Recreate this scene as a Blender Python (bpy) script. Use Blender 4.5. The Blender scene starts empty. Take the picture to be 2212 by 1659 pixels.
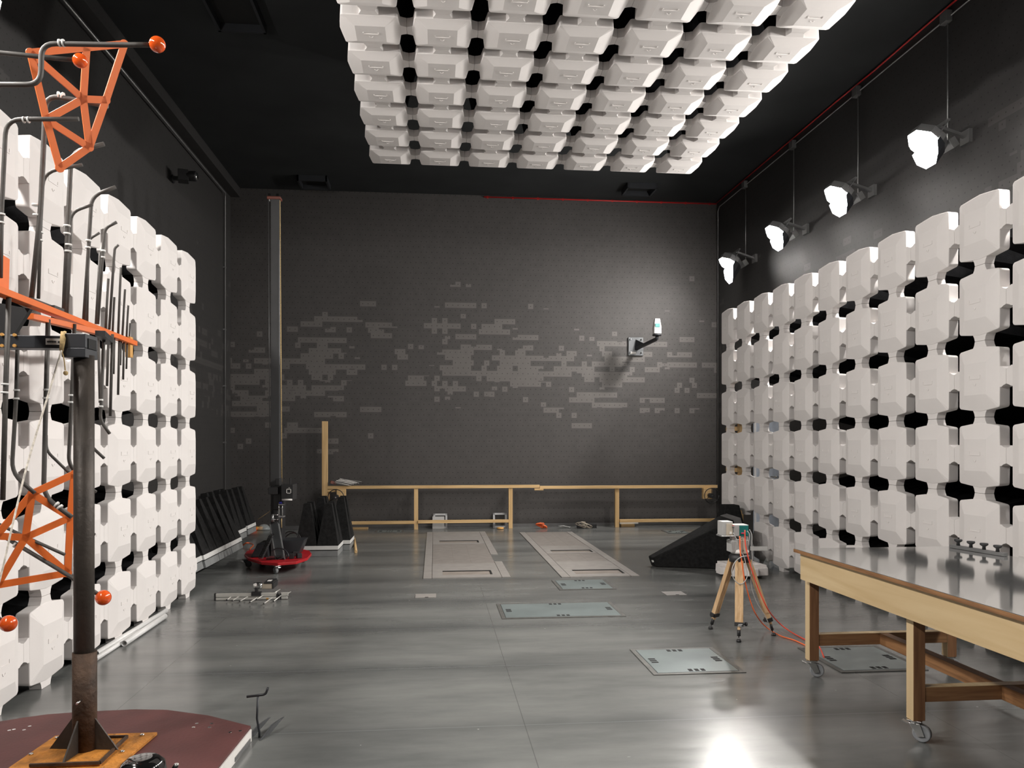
import bpy, bmesh, math, random
from mathutils import Vector, Matrix, noise
random.seed(7)
C = bpy.context.scene.collection
PI = math.pi
V = Vector
# ------------------------------------------------------------ survey helpers (measured sight lines of the photograph -> metres)
FPX, PSI, V0, H = 1715.8, 0.0974, 955.8, 1.6
_c, _s = math.cos(PSI), math.sin(PSI)
def ray(u, v):
    a = (u-1106)/FPX
    return (a*_c+_s, -a*_s+_c, -(v-V0)/FPX)
def aX(u, v, X): d = ray(u, v); t = X/d[0]; return V((X, t*d[1], H+t*d[2]))
def aY(u, v, Y): d = ray(u, v); t = Y/d[1]; return V((t*d[0], Y, H+t*d[2]))
def aZ(u, v, Z): d = ray(u, v); t = (Z-H)/d[2]; return V((t*d[0], t*d[1], Z))

# ------------------------------------------------------------ materials
MATS = {}
def nodes(name):
    m = bpy.data.materials.new(name); m.use_nodes = True
    nt = m.node_tree; b = nt.nodes['Principled BSDF']
    return m, nt, b
def N(nt, t, **kw):
    n = nt.nodes.new(t)
    for k, v in kw.items():
        if k in n.inputs.keys(): n.inputs[k].default_value = v
        else: setattr(n, k, v)
    return n
def rgb(c): return (c[0], c[1], c[2], 1)
def simple(name, col, rough=.5, metal=0, var=.12, scale=6, bump=0, bscale=60, spec=None, trans=0, alpha=1, coat=0, stretch=None):
    m, nt, b = nodes(name)
    tc = N(nt, 'ShaderNodeTexCoord'); src = tc.outputs['Object']
    if stretch:
        mp = N(nt, 'ShaderNodeMapping'); mp.inputs['Scale'].default_value = stretch
        nt.links.new(src, mp.inputs['Vector']); src = mp.outputs['Vector']
    no = N(nt, 'ShaderNodeTexNoise', Scale=scale, Detail=5.0)
    nt.links.new(src, no.inputs['Vector'])
    cr = N(nt, 'ShaderNodeValToRGB')
    cr.color_ramp.elements[0].position = .3; cr.color_ramp.elements[1].position = .7
    cr.color_ramp.elements[0].color = rgb([x*(1-var) for x in col]); cr.color_ramp.elements[1].color = rgb([min(1, x*(1+var)) for x in col])
    nt.links.new(no.outputs['Fac'], cr.inputs['Fac']); nt.links.new(cr.outputs['Color'], b.inputs['Base Color'])
    b.inputs['Roughness'].default_value = rough; b.inputs['Metallic'].default_value = metal
    if spec is not None: b.inputs['Specular IOR Level'].default_value = spec
    if trans: b.inputs['Transmission Weight'].default_value = trans
    if coat: b.inputs['Coat Weight'].default_value = coat; b.inputs['Coat Roughness'].default_value = .08
    b.inputs['Alpha'].default_value = alpha
    if bump:
        n2 = N(nt, 'ShaderNodeTexNoise', Scale=bscale, Detail=4.0); nt.links.new(src, n2.inputs['Vector'])
        bp = N(nt, 'ShaderNodeBump', Strength=bump, Distance=.01); nt.links.new(n2.outputs['Fac'], bp.inputs['Height'])
        nt.links.new(bp.outputs['Normal'], b.inputs['Normal'])
    MATS[name] = m; return m
def wood(name, c1, c2, axis='x', rough=.5, rings=14):
    m, nt, b = nodes(name)
    tc = N(nt, 'ShaderNodeTexCoord'); mp = N(nt, 'ShaderNodeMapping')
    sc = {'x': (.6, 9, 9), 'y': (9, .6, 9), 'z': (9, 9, .6)}[axis]
    mp.inputs['Scale'].default_value = sc
    nt.links.new(tc.outputs['Object'], mp.inputs['Vector'])
    no = N(nt, 'ShaderNodeTexNoise', Scale=rings/6, Detail=8.0, Distortion=.6); nt.links.new(mp.outputs['Vector'], no.inputs['Vector'])
    cr = N(nt, 'ShaderNodeValToRGB'); cr.color_ramp.elements[0].position = .35; cr.color_ramp.elements[1].position = .65
    cr.color_ramp.elements[0].color = rgb(c1); cr.color_ramp.elements[1].color = rgb(c2)
    nt.links.new(no.outputs['Fac'], cr.inputs['Fac']); nt.links.new(cr.outputs['Color'], b.inputs['Base Color'])
    b.inputs['Roughness'].default_value = rough
    MATS[name] = m; return m
def math_(nt, op, a, b=None, c=None):
    n = nt.nodes.new('ShaderNodeMath'); n.operation = op
    for i, x in enumerate((a, b, c)):
        if x is None: continue
        if isinstance(x, (int, float)): n.inputs[i].default_value = x
        else: nt.links.new(x, n.inputs[i])
    return n.outputs[0]
def wall_mat(name, ax, base, light, amt, rough=.6):
    """dark ferrite tile wall: 10 cm tiles in staggered rows, screw dot in each, single tiles and runs paler, their sheen painted into the colour"""
    m, nt, b = nodes(name)
    tc = N(nt, 'ShaderNodeTexCoord'); sp = N(nt, 'ShaderNodeSeparateXYZ'); nt.links.new(tc.outputs['Object'], sp.inputs[0])
    h = sp.outputs[ax]; z = sp.outputs['Z'] if ax != 'Z' else sp.outputs['X']
    p = .0985
    zr = math_(nt, 'DIVIDE', z, p); row = math_(nt, 'FLOOR', zr)
    par = math_(nt, 'MULTIPLY', math_(nt, 'FLOORED_MODULO', row, 2.0), .5)
    hx = math_(nt, 'ADD', math_(nt, 'DIVIDE', h, p), par); col = math_(nt, 'FLOOR', hx)
    fx = math_(nt, 'SUBTRACT', hx, col); fz = math_(nt, 'SUBTRACT', zr, row)
    dx = math_(nt, 'SUBTRACT', fx, .5); dz = math_(nt, 'SUBTRACT', fz, .5)
    d = math_(nt, 'SQRT', math_(nt, 'ADD', math_(nt, 'MULTIPLY', dx, dx), math_(nt, 'MULTIPLY', dz, dz)))
    dot = math_(nt, 'LESS_THAN', d, .085)
    # runs of tiles
    cv = N(nt, 'ShaderNodeCombineXYZ'); nt.links.new(math_(nt, 'MULTIPLY', col, .13), cv.inputs[0]); nt.links.new(math_(nt, 'MULTIPLY', row, 3.7), cv.inputs[1])
    n1 = N(nt, 'ShaderNodeTexNoise', Scale=1.0, Detail=0.0); nt.links.new(cv.outputs[0], n1.inputs['Vector'])
    # single tiles
    cw = N(nt, 'ShaderNodeCombineXYZ'); nt.links.new(col, cw.inputs[0]); nt.links.new(row, cw.inputs[1])
    wn = N(nt, 'ShaderNodeTexWhiteNoise'); nt.links.new(cw.outputs[0], wn.inputs['Vector'])
    # large areas
    n2 = N(nt, 'ShaderNodeTexNoise', Scale=.033, Detail=1.0); nt.links.new(cw.outputs[0], n2.inputs['Vector'])
    # the tiles with painted sheen sit in a band between knee height and about four metres
    band = math_(nt, 'SUBTRACT', 1.0, math_(nt, 'ABSOLUTE', math_(nt, 'DIVIDE', math_(nt, 'SUBTRACT', z, 3.1), 2.3)))
    bandc = nt.nodes.new('ShaderNodeClamp'); nt.links.new(band, bandc.inputs[0]); bandc = bandc.outputs[0]
    thr = math_(nt, 'SUBTRACT', .70, math_(nt, 'MULTIPLY', bandc, .335))
    s = math_(nt, 'ADD', math_(nt, 'ADD', math_(nt, 'MULTIPLY', n1.outputs['Fac'], .62), math_(nt, 'MULTIPLY', wn.outputs['Value'], .13)), math_(nt, 'MULTIPLY', math_(nt, 'SUBTRACT', n2.outputs['Fac'], .5), .55))
    on = math_(nt, 'GREATER_THAN', s, thr)
    lv = math_(nt, 'ADD', math_(nt, 'MULTIPLY', on, amt), math_(nt, 'MULTIPLY', wn.outputs['Value'], .07))
    mx = nt.nodes.new('ShaderNodeMix'); mx.data_type = 'RGBA'
    nt.links.new(lv, mx.inputs['Factor']); mx.inputs[6].default_value = rgb(base); mx.inputs[7].default_value = rgb(light)
    m2 = nt.nodes.new('ShaderNodeMix'); m2.data_type = 'RGBA'
    nt.links.new(math_(nt, 'MULTIPLY', dot, .75), m2.inputs['Factor']); nt.links.new(mx.outputs[2], m2.inputs[6]); m2.inputs[7].default_value = (.008, .008, .008, 1)
    nt.links.new(m2.outputs[2], b.inputs['Base Color'])
    b.inputs['Roughness'].default_value = rough; b.inputs['Specular IOR Level'].default_value = .35
    MATS[name] = m; return m
def floor_mat():
    m, nt, b = nodes('epoxy_floor')
    tc = N(nt, 'ShaderNodeTexCoord'); sp = N(nt, 'ShaderNodeSeparateXYZ'); nt.links.new(tc.outputs['Object'], sp.inputs[0])
    mp = N(nt, 'ShaderNodeMapping'); mp.inputs['Scale'].default_value = (.5, 1.6, 1); nt.links.new(tc.outputs['Object'], mp.inputs['Vector'])
    n1 = N(nt, 'ShaderNodeTexNoise', Scale=1.3, Detail=9.0, Roughness=.62); nt.links.new(mp.outputs['Vector'], n1.inputs['Vector'])
    cr = N(nt, 'ShaderNodeValToRGB'); cr.color_ramp.elements[0].position = .32; cr.color_ramp.elements[1].position = .72
    cr.color_ramp.elements[0].color = (.106, .110, .107, 1); cr.color_ramp.elements[1].color = (.194, .197, .189, 1)
    nt.links.new(n1.outputs['Fac'], cr.inputs['Fac'])
    # welded sheet seams every 1.2 m across and 2.4 m along, undulation shade painted as a dark band beside each
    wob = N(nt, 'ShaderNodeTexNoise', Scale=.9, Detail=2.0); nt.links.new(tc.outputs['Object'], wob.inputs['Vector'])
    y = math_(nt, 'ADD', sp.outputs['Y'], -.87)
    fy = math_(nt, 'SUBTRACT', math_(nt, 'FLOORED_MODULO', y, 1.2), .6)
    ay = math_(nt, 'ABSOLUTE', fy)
    seam = math_(nt, 'GREATER_THAN', ay, .5965)
    x = math_(nt, 'ADD', sp.outputs['X'], -.51)
    ax = math_(nt, 'ABSOLUTE', math_(nt, 'SUBTRACT', math_(nt, 'FLOORED_MODULO', x, 2.4), 1.2))
    seamx = math_(nt, 'GREATER_THAN', ax, 1.1975)
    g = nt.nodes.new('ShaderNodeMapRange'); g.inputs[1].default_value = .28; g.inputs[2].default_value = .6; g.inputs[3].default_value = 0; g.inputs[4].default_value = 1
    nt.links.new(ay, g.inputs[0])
    seam_shade = math_(nt, 'MULTIPLY', math_(nt, 'POWER', g.outputs[0], 2.0), math_(nt, 'MULTIPLY', wob.outputs['Fac'], .85))  # dark seam band: shading of the uneven sheet put into the colour
    mx = nt.nodes.new('ShaderNodeMix'); mx.data_type = 'RGBA'; nt.links.new(seam_shade, mx.inputs['Factor'])
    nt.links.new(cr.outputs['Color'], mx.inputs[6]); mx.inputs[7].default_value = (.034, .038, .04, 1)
    m3 = nt.nodes.new('ShaderNodeMix'); m3.data_type = 'RGBA'
    nt.links.new(math_(nt, 'MULTIPLY', seam, .55), m3.inputs['Factor']); nt.links.new(mx.outputs[2], m3.inputs[6]); m3.inputs[7].default_value = (.2, .21, .21, 1)
    m4 = nt.nodes.new('ShaderNodeMix'); m4.data_type = 'RGBA'
    nt.links.new(math_(nt, 'MULTIPLY', seamx, .5), m4.inputs['Factor']); nt.links.new(m3.outputs[2], m4.inputs[6]); m4.inputs[7].default_value = (.05, .05, .05, 1)
    # crumbs and scuffs
    vo = N(nt, 'ShaderNodeTexVoronoi', Scale=3.5); nt.links.new(tc.outputs['Object'], vo.inputs['Vector'])
    cr2 = math_(nt, 'LESS_THAN', vo.outputs['Distance'], .022)
    m5 = nt.nodes.new('ShaderNodeMix'); m5.data_type = 'RGBA'; nt.links.new(math_(nt, 'MULTIPLY', cr2, .6), m5.inputs['Factor'])
    nt.links.new(m4.outputs[2], m5.inputs[6]); m5.inputs[7].default_value = (.4, .4, .38, 1)
    nt.links.new(m5.outputs[2], b.inputs['Base Color'])
    n3 = N(nt, 'ShaderNodeTexNoise', Scale=5.0, Detail=5.0); nt.links.new(mp.outputs['Vector'], n3.inputs['Vector'])
    r = nt.nodes.new('ShaderNodeMapRange'); r.inputs[3].default_value = .14; r.inputs[4].default_value = .32; nt.links.new(n3.outputs['Fac'], r.inputs[0])
    nt.links.new(r.outputs[0], b.inputs['Roughness']); b.inputs['Specular IOR Level'].default_value = .55
    bp = N(nt, 'ShaderNodeBump', Strength=.025, Distance=.02); n4 = N(nt, 'ShaderNodeTexNoise', Scale=1.1, Detail=2.0)
    nt.links.new(mp.outputs['Vector'], n4.inputs['Vector']); nt.links.new(n4.outputs['Fac'], bp.inputs['Height']); nt.links.new(bp.outputs['Normal'], b.inputs['Normal'])
    MATS['floor'] = m; return m
def emit(name, col, st):
    m, nt, b = nodes(name)
    b.inputs['Base Color'].default_value = rgb(col); b.inputs['Emission Color'].default_value = rgb(col); b.inputs['Emission Strength'].default_value = st
    MATS[name] = m; return m
simple('cap_white', (.80, .765, .745), .75, var=.035, scale=2.2, bump=.04, bscale=150)
simple('foam_black', (.011, .011, .012), .95, var=.3, scale=20, spec=.1, bump=.4, bscale=160)
simple('foam_floor', (.018, .018, .018), .95, var=.3, scale=25, spec=.12, bump=.4, bscale=160)
wall_mat('back_wall_tiles', 'X', (.060, .056, .054), (.16, .148, .14), .55)
wall_mat('side_wall_tiles', 'Y', (.036, .0345, .034), (.085, .08, .077), .4)
simple('ceiling_paint', (.030, .032, .033), .8, var=.15, scale=1.2, spec=.15)
simple('steel_grey', (.20, .20, .20), .45, metal=.6)
simple('galvanised', (.42, .42, .42), .38, metal=.8)
simple('chrome', (.75, .75, .74), .18, metal=1, var=.03)
simple('orange_paint', (.74, .155, .028), .5, var=.05, spec=.3)
simple('orange_gloss', (.78, .10, .012), .12, var=.04, coat=.7)
simple('rod_grey', (.070, .064, .058), .58, metal=.15, var=.15, scale=30)
simple('dark_plastic', (.018, .018, .019), .5, var=.1)
simple('dark_metal', (.035, .037, .042), .42, metal=.35, var=.1)
simple('mast_grey', (.050, .050, .051), .62, var=.15, scale=3)
simple('black_gloss', (.004, .004, .004), .1, var=.05, coat=1)
simple('mast_steel', (.048, .039, .032), .55, metal=.4, var=.25, scale=9, bump=.2)
simple('rusty_steel', (.062, .036, .022), .7, metal=.3, var=.55, scale=12, bump=.5, bscale=50)
simple('ochre_paint', (.40, .155, .020), .75, var=.45, scale=14, bump=.7, bscale=70)
simple('maroon_board', (.085, .026, .024), .6, var=.22, scale=3.5, bump=.15)
simple('white_paint', (.74, .72, .69), .5, var=.06)
simple('white_plastic', (.72, .72, .70), .4, var=.05)
simple('pipe_white', (.78, .78, .77), .35, var=.04)
simple('beige_plate', (.255, .238, .222), .5, var=.1, scale=8)
simple('beige_plate_dark', (.215, .195, .178), .5, var=.12, scale=8)
simple('pit_inside', (.22, .19, .165), .7, var=.15)
simple('slot_black', (.004, .004, .004), .8)
simple('hatch_steel', (.20, .235, .235), .32, metal=.3, var=.16, scale=2.5)
simple('hatch_frame', (.13, .128, .12), .45, metal=.4, var=.2, scale=15)
simple('bench_metal', (.62, .62, .61), .07, metal=.9, var=.04, scale=2)
wood('birch', (.50, .36, .19), (.59, .45, .26), 'y', .45, 9)
wood('ply_edge', (.16, .072, .028), (.30, .15, .062), 'y', .6, 30)
wood('ply_edge_shade_x', (.21, .10, .045), (.34, .18, .08), 'x', .6, 30)  # stretcher ply edge, shade of its unlit front put into the colour
wood('ply_edge_shade_z', (.21, .10, .048), (.34, .17, .08), 'z', .6, 30)  # leg ply edge, darkened in colour for the unlit faces
wood('birch_z', (.52, .38, .21), (.61, .46, .27), 'z', .45, 9)
wood('pine_x', (.50, .32, .14), (.66, .45, .22), 'x', .6)
wood('pine_z', (.50, .32, .14), (.66, .45, .22), 'z', .6)
wood('pine_y', (.50, .32, .14), (.66, .45, .22), 'y', .6)
wood('tripod_wood', (.50, .31, .15), (.68, .47, .27), 'z', .42, 26)
simple('castor_grey', (.24, .25, .26), .5, var=.06)
simple('red_paint', (.42, .012, .018), .35, var=.08)
simple('red_wire', (.50, .02, .02), .45)
simple('orange_cable', (.90, .17, .05), .4)
simple('coral_cable', (.85, .09, .05), .4)
simple('grey_cable', (.42, .42, .41), .5)
simple('black_cable', (.012, .012, .012), .45)
simple('brown_board', (.16, .045, .03), .5)
simple('rope_tan', (.50, .36, .17), .9, var=.3, scale=80)
simple('rope_white', (.62, .57, .50), .9, var=.35, scale=60)
simple('amber', (.62, .33, .09), .4)
simple('teal', (.01, .15, .14), .35)
simple('grey_box', (.40, .395, .385), .45, var=.04)
simple('cream_box', (.46, .40, .32), .5, var=.06)
simple('silver', (.66, .65, .61), .35, metal=.5, var=.05)
simple('gunmetal', (.10, .105, .11), .4, metal=.5)
simple('bag_clear', (.62, .68, .68), .15, var=.05, alpha=.35)
simple('blue_plastic', (.03, .03, .42), .4)
simple('magenta', (.75, .03, .12), .4)
simple('door_blue', (.50, .56, .66), .4)
simple('base_grey', (.27, .28, .28), .45, metal=.2)
emit('lamp_glass', (1, .958, .912), 420); emit('lamp_glass_bright', (1, .958, .912), 720)
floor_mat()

# ------------------------------------------------------------ geometry collector
OFF = {}
class G:
    def __init__(s): s.v = []; s.f = []; s.sm = []
    def add(s, vs, fs, smooth=False):
        o = len(s.v); s.v += [V(x) for x in vs]
        for f in fs: s.f.append([i+o for i in f]); s.sm.append(smooth)
        return s
    def box(s, c, size, rz=0, rx=0, ry=0):
        M = Matrix.Rotation(rz, 3, 'Z') @ Matrix.Rotation(ry, 3, 'Y') @ Matrix.Rotation(rx, 3, 'X')
        h = [x/2 for x in size]
        vs = [V(c)+M@V((a*h[0], b*h[1], d*h[2])) for a in (-1, 1) for b in (-1, 1) for d in (-1, 1)]
        return s.add(vs, [(0, 1, 3, 2), (4, 6, 7, 5), (0, 4, 5, 1), (2, 3, 7, 6), (0, 2, 6, 4), (1, 5, 7, 3)])
    def bx(s, x0, x1, y0, y1, z0, z1): return s.box(((x0+x1)/2, (y0+y1)/2, (z0+z1)/2), (abs(x1-x0), abs(y1-y0), abs(z1-z0)))
    def bar(s, p, q, w, h, nrm=(0, 0, 1)):
        p, q = V(p), V(q); d = (q-p).normalized(); n = V(nrm); n = (n-d*n.dot(d))
        if n.length < 1e-4: n = d.orthogonal()
        n.normalize(); t = d.cross(n)
        vs = []
        for e in (p, q):
            for a, b in ((-1, -1), (1, -1), (1, 1), (-1, 1)): vs.append(e+t*a*w/2+n*b*h/2)
        return s.add(vs, [(3, 2, 1, 0), (4, 5, 6, 7), (0, 1, 5, 4), (1, 2, 6, 5), (2, 3, 7, 6), (3, 0, 4, 7)])
    def tube(s, pts, r, n=8, rs=None, smooth=True):
        pts = [V(p) for p in pts]; vs = []; fs = []
        L = len(pts); up = None
        for i, p in enumerate(pts):
            d = (pts[min(i+1, L-1)]-pts[max(i-1, 0)]).normalized()
            if up is None: up = d.orthogonal().normalized()
            up = (up-d*up.dot(d)); up = up.normalized() if up.length > 1e-5 else d.orthogonal().normalized()
            t = d.cross(up); rr = rs[i] if rs else r
            for k in range(n):
                a = 2*PI*k/n; vs.append(p+(up*math.cos(a)+t*math.sin(a))*rr)
        for i in range(L-1):
            for k in range(n):
                fs.append((i*n+k, i*n+(k+1) % n, (i+1)*n+(k+1) % n, (i+1)*n+k))
        s.add(vs, fs, smooth)
        o = len(s.v)-len(vs)
        s.f.append([o+k for k in range(n)][::-1]); s.sm.append(False)
        s.f.append([o+(L-1)*n+k for k in range(n)]); s.sm.append(False)
        return s
    def lathe(s, prof, c, axis='Z', n=24, smooth=True):
        """prof: (r, h) list along axis"""
        c = V(c); vs = []; fs = []
        for r, h in prof:
            for k in range(n):
                a = 2*PI*k/n; x, y = r*math.cos(a), r*math.sin(a)
                vs.append(c+{'Z': V((x, y, h)), 'X': V((h, x, y)), 'Y': V((y, h, x))}[axis])
        for i in range(len(prof)-1):
            for k in range(n): fs.append((i*n+k, i*n+(k+1) % n, (i+1)*n+(k+1) % n, (i+1)*n+k))
        o = len(s.v); s.add(vs, fs, smooth)
        if prof[0][0] > 1e-4: s.f.append([o+k for k in range(n)][::-1]); s.sm.append(False)
        if prof[-1][0] > 1e-4: s.f.append([o+(len(prof)-1)*n+k for k in range(n)]); s.sm.append(False)
        return s
    def ball(s, c, r, n=20, sz=1):
        return s.lathe([(max(r*math.sin(PI*i/12), 1e-5), -r*sz*math.cos(PI*i/12)) for i in range(13)], c, 'Z', n)
    def prism(s, poly, z0, z1):
        n = len(poly); vs = [(x, y, z0) for x, y in poly]+[(x, y, z1) for x, y in poly]
        fs = [list(range(n))[::-1], [n+i for i in range(n)]]+[(i, (i+1) % n, n+(i+1) % n, n+i) for i in range(n)]
        return s.add(vs, fs)
    def frustum(s, c, h0, h1, z0, z1, tip=(0, 0)):
        x, y = c
        vs = [(x-h0, y-h0, z0), (x+h0, y-h0, z0), (x+h0, y+h0, z0), (x-h0, y+h0, z0)]
        x += tip[0]; y += tip[1]
        vs += [(x-h1, y-h1, z1), (x+h1, y-h1, z1), (x+h1, y+h1, z1), (x-h1, y+h1, z1)]
        return s.add(vs, [(3, 2, 1, 0), (4, 5, 6, 7), (0, 1, 5, 4), (1, 2, 6, 5), (2, 3, 7, 6), (3, 0, 4, 7)])
    def plate(s, outer, holes_none, nrm, th):
        """flat polygon in space, thickness along nrm"""
        n = V(nrm).normalized()*th/2; k = len(outer)
        vs = [V(p)-n for p in outer]+[V(p)+n for p in outer]
        return s.add(vs, [list(range(k))[::-1], [k+i for i in range(k)]]+[(i, (i+1) % k, k+(i+1) % k, k+i) for i in range(k)])
    def build(s, name, mat, parent=None, bev=0, loc=None):
        if parent is not None: L = OFF[parent]
        elif loc is not None: L = V(loc)
        else:
            xs = [p.x for p in s.v]; ys = [p.y for p in s.v]; zs = [p.z for p in s.v]
            L = V(((min(xs)+max(xs))/2, (min(ys)+max(ys))/2, min(zs)))
        me = bpy.data.meshes.new(name); me.from_pydata([tuple(p-L) for p in s.v], [], s.f)
        for i, p in enumerate(me.polygons): p.use_smooth = s.sm[i]
        bm = bmesh.new(); bm.from_mesh(me); bmesh.ops.recalc_face_normals(bm, faces=bm.faces); bm.to_mesh(me); bm.free()
        me.materials.append(MATS[mat])
        o = bpy.data.objects.new(name, me); C.objects.link(o)
        if parent is not None: o.parent = parent
        else: o.location = L
        OFF[o] = L
        if bev:
            b = o.modifiers.new('soft_edges', 'BEVEL'); b.width = bev; b.segments = 2; b.limit_method = 'ANGLE'
        return o
def tag(o, label, cat, group=None):
    o['label'] = label; o['category'] = cat
    if group: o['group'] = group
    return o
def thing(name, label, cat, loc, group=None):
    o = bpy.data.objects.new(name, None); C.objects.link(o); o.location = loc; o.empty_display_size = .1
    OFF[o] = V(loc); return tag(o, label, cat, group)
def struct(o): o['kind'] = 'structure'; return o
def arc_pts(pts, r=.05, n=5):
    """polyline with rounded corners"""
    pts = [V(p) for p in pts]; out = [pts[0]]
    for i in range(1, len(pts)-1):
        a, b, c = pts[i-1], pts[i], pts[i+1]
        d1 = (a-b); d2 = (c-b); k = min(r, d1.length*.45, d2.length*.45)
        p, q = b+d1.normalized()*k, b+d2.normalized()*k
        for j in range(n+1):
            t = j/n; out.append(p*(1-t)**2+b*2*t*(1-t)+q*t*t)
    return out+[pts[-1]]
def smooth_pts(pts, k=6):
    pts = [V(p) for p in pts]; P = [pts[0]]+pts+[pts[-1]]; out = []
    for i in range(1, len(P)-2):
        for j in range(k):
            t = j/k; a, b, c, d = P[i-1], P[i], P[i+1], P[i+2]
            out.append(.5*((2*b)+(c-a)*t+(2*a-5*b+4*c-d)*t*t+(3*b-a-3*c+d)*t**3))
    return out+[pts[-1]]

# ------------------------------------------------------------ the room
XL, XR, YB, YF, HC = -3.72, 5.47, 15.0, -3.2, 6.27
T = .15
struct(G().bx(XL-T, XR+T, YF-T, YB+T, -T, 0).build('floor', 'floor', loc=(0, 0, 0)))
struct(G().bx(XL-T, XR+T, YF-T, YB+T, HC, HC+T).build('ceiling', 'ceiling_paint', loc=(0, 0, 0)))
struct(G().bx(XL-T, XL, YF, YB, 0, HC).build('wall_left', 'side_wall_tiles', loc=(0, 0, 0)))
struct(G().bx(XR, XR+T, YF, YB, 0, HC).build('wall_right', 'side_wall_tiles', loc=(0, 0, 0)))
struct(G().bx(XL-T, XR+T, YB, YB+T, 0, HC).build('wall_back', 'back_wall_tiles', loc=(0, 0, 0)))
struct(G().bx(XL-T, XR+T, YF-T, YF, 0, HC).build('wall_front', 'side_wall_tiles', loc=(0, 0, 0)))
struct(G().bx(XL, XL+.17, YF, YB, HC-.17, HC).build('trim_1', 'side_wall_tiles', loc=(0, 0, 0)))
struct(G().bx(XL, XR, YB-.012, YB, 0, .06).build('baseboard_back', 'steel_grey'))
d = struct(G().bx(XR-.03, XR, 11.95, 13.15, 0, 2.15).build('door_1', 'door_blue', bev=.004))
G().bx(XR-.06, XR-.03, 12.05, 12.07, .1, 2.05).bx(XR-.06, XR-.03, 13.02, 13.04, .1, 2.05).build('door_edge_strip', 'white_paint', d)
G().lathe([(.02, 0), (.02, .05)], (XR-.08, 12.16, 1.05), 'X', 10).box((XR-.09, 12.22, 1.05), (.02, .13, .02)).build('door_handle', 'chrome', d)

# ------------------------------------------------------------ absorber blocks
def cap_mesh(swap=False, omit=()):
    g = G()
    zb, zc, zp, sl = 1.110, 1.199, 1.233, .32   # back, rim middle, rim corner, plateau, tab
    a, ch = .231, .018
    ring = []   # outline, 4 sides * (corner end, middle, corner start)
    for k in range(4):
        R = Matrix.Rotation(k*PI/2, 3, 'Z'); b = .257 if (k % 2 == 1) != swap else .235
        zt = zp-sl*(b-.125)
        for (x, y, z) in ((a+.001, -(a-ch), zc), (a+(b-a)*.6, -.1, zp-sl*(a+(b-a)*.6-.125)), (b, 0, zt), (a+(b-a)*.6, .1, zp-sl*(a+(b-a)*.6-.125)), (a+.001, a-ch, zc), (a-.005, a-.005, zc-.002)):
            ring.append(R@V((x, y, z)))
    n = len(ring); pl = [Matrix.Rotation(k*PI/2, 3, 'Z')@V((.125, s*.125, zp)) for k in range(4) for s in (-1, 1)]
    low = [V((p.x*.985, p.y*.985, zb)) for p in ring]
    plv = [V((.125, -.125, zp)), V((.125, .125, zp)), V((-.125, .125, zp)), V((-.125, -.125, zp))]
    vs = ring+low+plv; fs = []
    for i in range(n): fs.append((n+i, n+(i+1) % n, (i+1) % n, i))
    for k in range(4):
        p0 = 2*n+k; p1 = 2*n+(k+1) % 4; r = [k*6+j for j in range(5)]
        fs += [(p0, r[0], r[1]), (p0, r[1], r[2]), (p0, r[2], p1), (r[2], r[3], p1), (r[3], r[4], p1)]
        fs += [(p1, r[4], (k*6+5)), (p1, k*6+5, ((k+1) % 4)*6)]
    fs.append((2*n, 2*n+1, 2*n+2, 2*n+3)); fs.append([n+i for i in range(n)][::-1])
    me = bpy.data.meshes.new('cap'); me.from_pydata([tuple(v) for v in vs], [], fs)
    bm = bmesh.new(); bm.from_mesh(me)
    bmesh.ops.recalc_face_normals(bm, faces=bm.faces)
    ed = [e for e in bm.edges if all(abs(math.hypot(v.co.x, v.co.y)) > .2 and v.co.z > 1.1 for v in e.verts)]
    bmesh.ops.bevel(bm, geom=ed, offset=.005, segments=2, affect='EDGES', profile=.5)
    def addb(x0, x1, y0, y1, z0, z1, k=0):
        R = Matrix.Rotation(k*PI/2, 3, 'Z')
        v = [bm.verts.new(R@V((x, y, z))) for x in (x0, x1) for y in (y0, y1) for z in (z0, z1)]
        for f in ((0, 1, 3, 2), (4, 6, 7, 5), (0, 4, 5, 1), (2, 3, 7, 6), (0, 2, 6, 4), (1, 5, 7, 3)): bm.faces.new([v[i] for i in f])
    for k in range(4):      # connecting tongues with splayed shoulders (outer edges of a field have none)
        if k in omit: continue
        b = .257 if (k % 2 == 1) != swap else .235; ztab = zp-sl*(b-.125)-.0015
        R = Matrix.Rotation(k*PI/2, 3, 'Z')
        prof = [(.20, -.080), (.250, -.078), (.270, -.066), (.2985, -.058), (.2985, .058), (.270, .066), (.250, .078), (.20, .080)]
        top = [bm.verts.new(R@V((x, y, ztab+.002*(x < .25)))) for x, y in prof]; bot = [bm.verts.new(R@V((x, y, zb+.003))) for x, y in prof]
        m = len(prof); bm.faces.new(top); bm.faces.new(bot[::-1])
        for i in range(m): bm.faces.new((top[i], bot[i], bot[(i+1) % m], top[(i+1) % m]))
    # moulded mark: a long bracket and a small half ring
    z0, z1 = zp-.004, zp+.0035
    addb(-.065, .065, -.004, .004, z0, z1); addb(-.065, -.059, .004, .026, z0, z1); addb(.059, .065, .004, .026, z0, z1)
    for k in range(6):
        a0 = PI+PI*k/6; a1 = PI+PI*(k+1)/6
        v = [bm.verts.new(V((r*math.cos(t), -.04+r*math.sin(t), z))) for t in (a0, a1) for r in (.012, .017) for z in (z0, z1)]
        for f in ((0, 1, 3, 2), (4, 6, 7, 5), (0, 4, 5, 1), (2, 3, 7, 6), (0, 2, 6, 4), (1, 5, 7, 3)): bm.faces.new([v[i] for i in f])
    bmesh.ops.recalc_face_normals(bm, faces=bm.faces)
    bm.to_mesh(me); bm.free(); me.materials.append(MATS['cap_white']); return me
CAP = cap_mesh(); _caps = {(False, ()): CAP}
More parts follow.
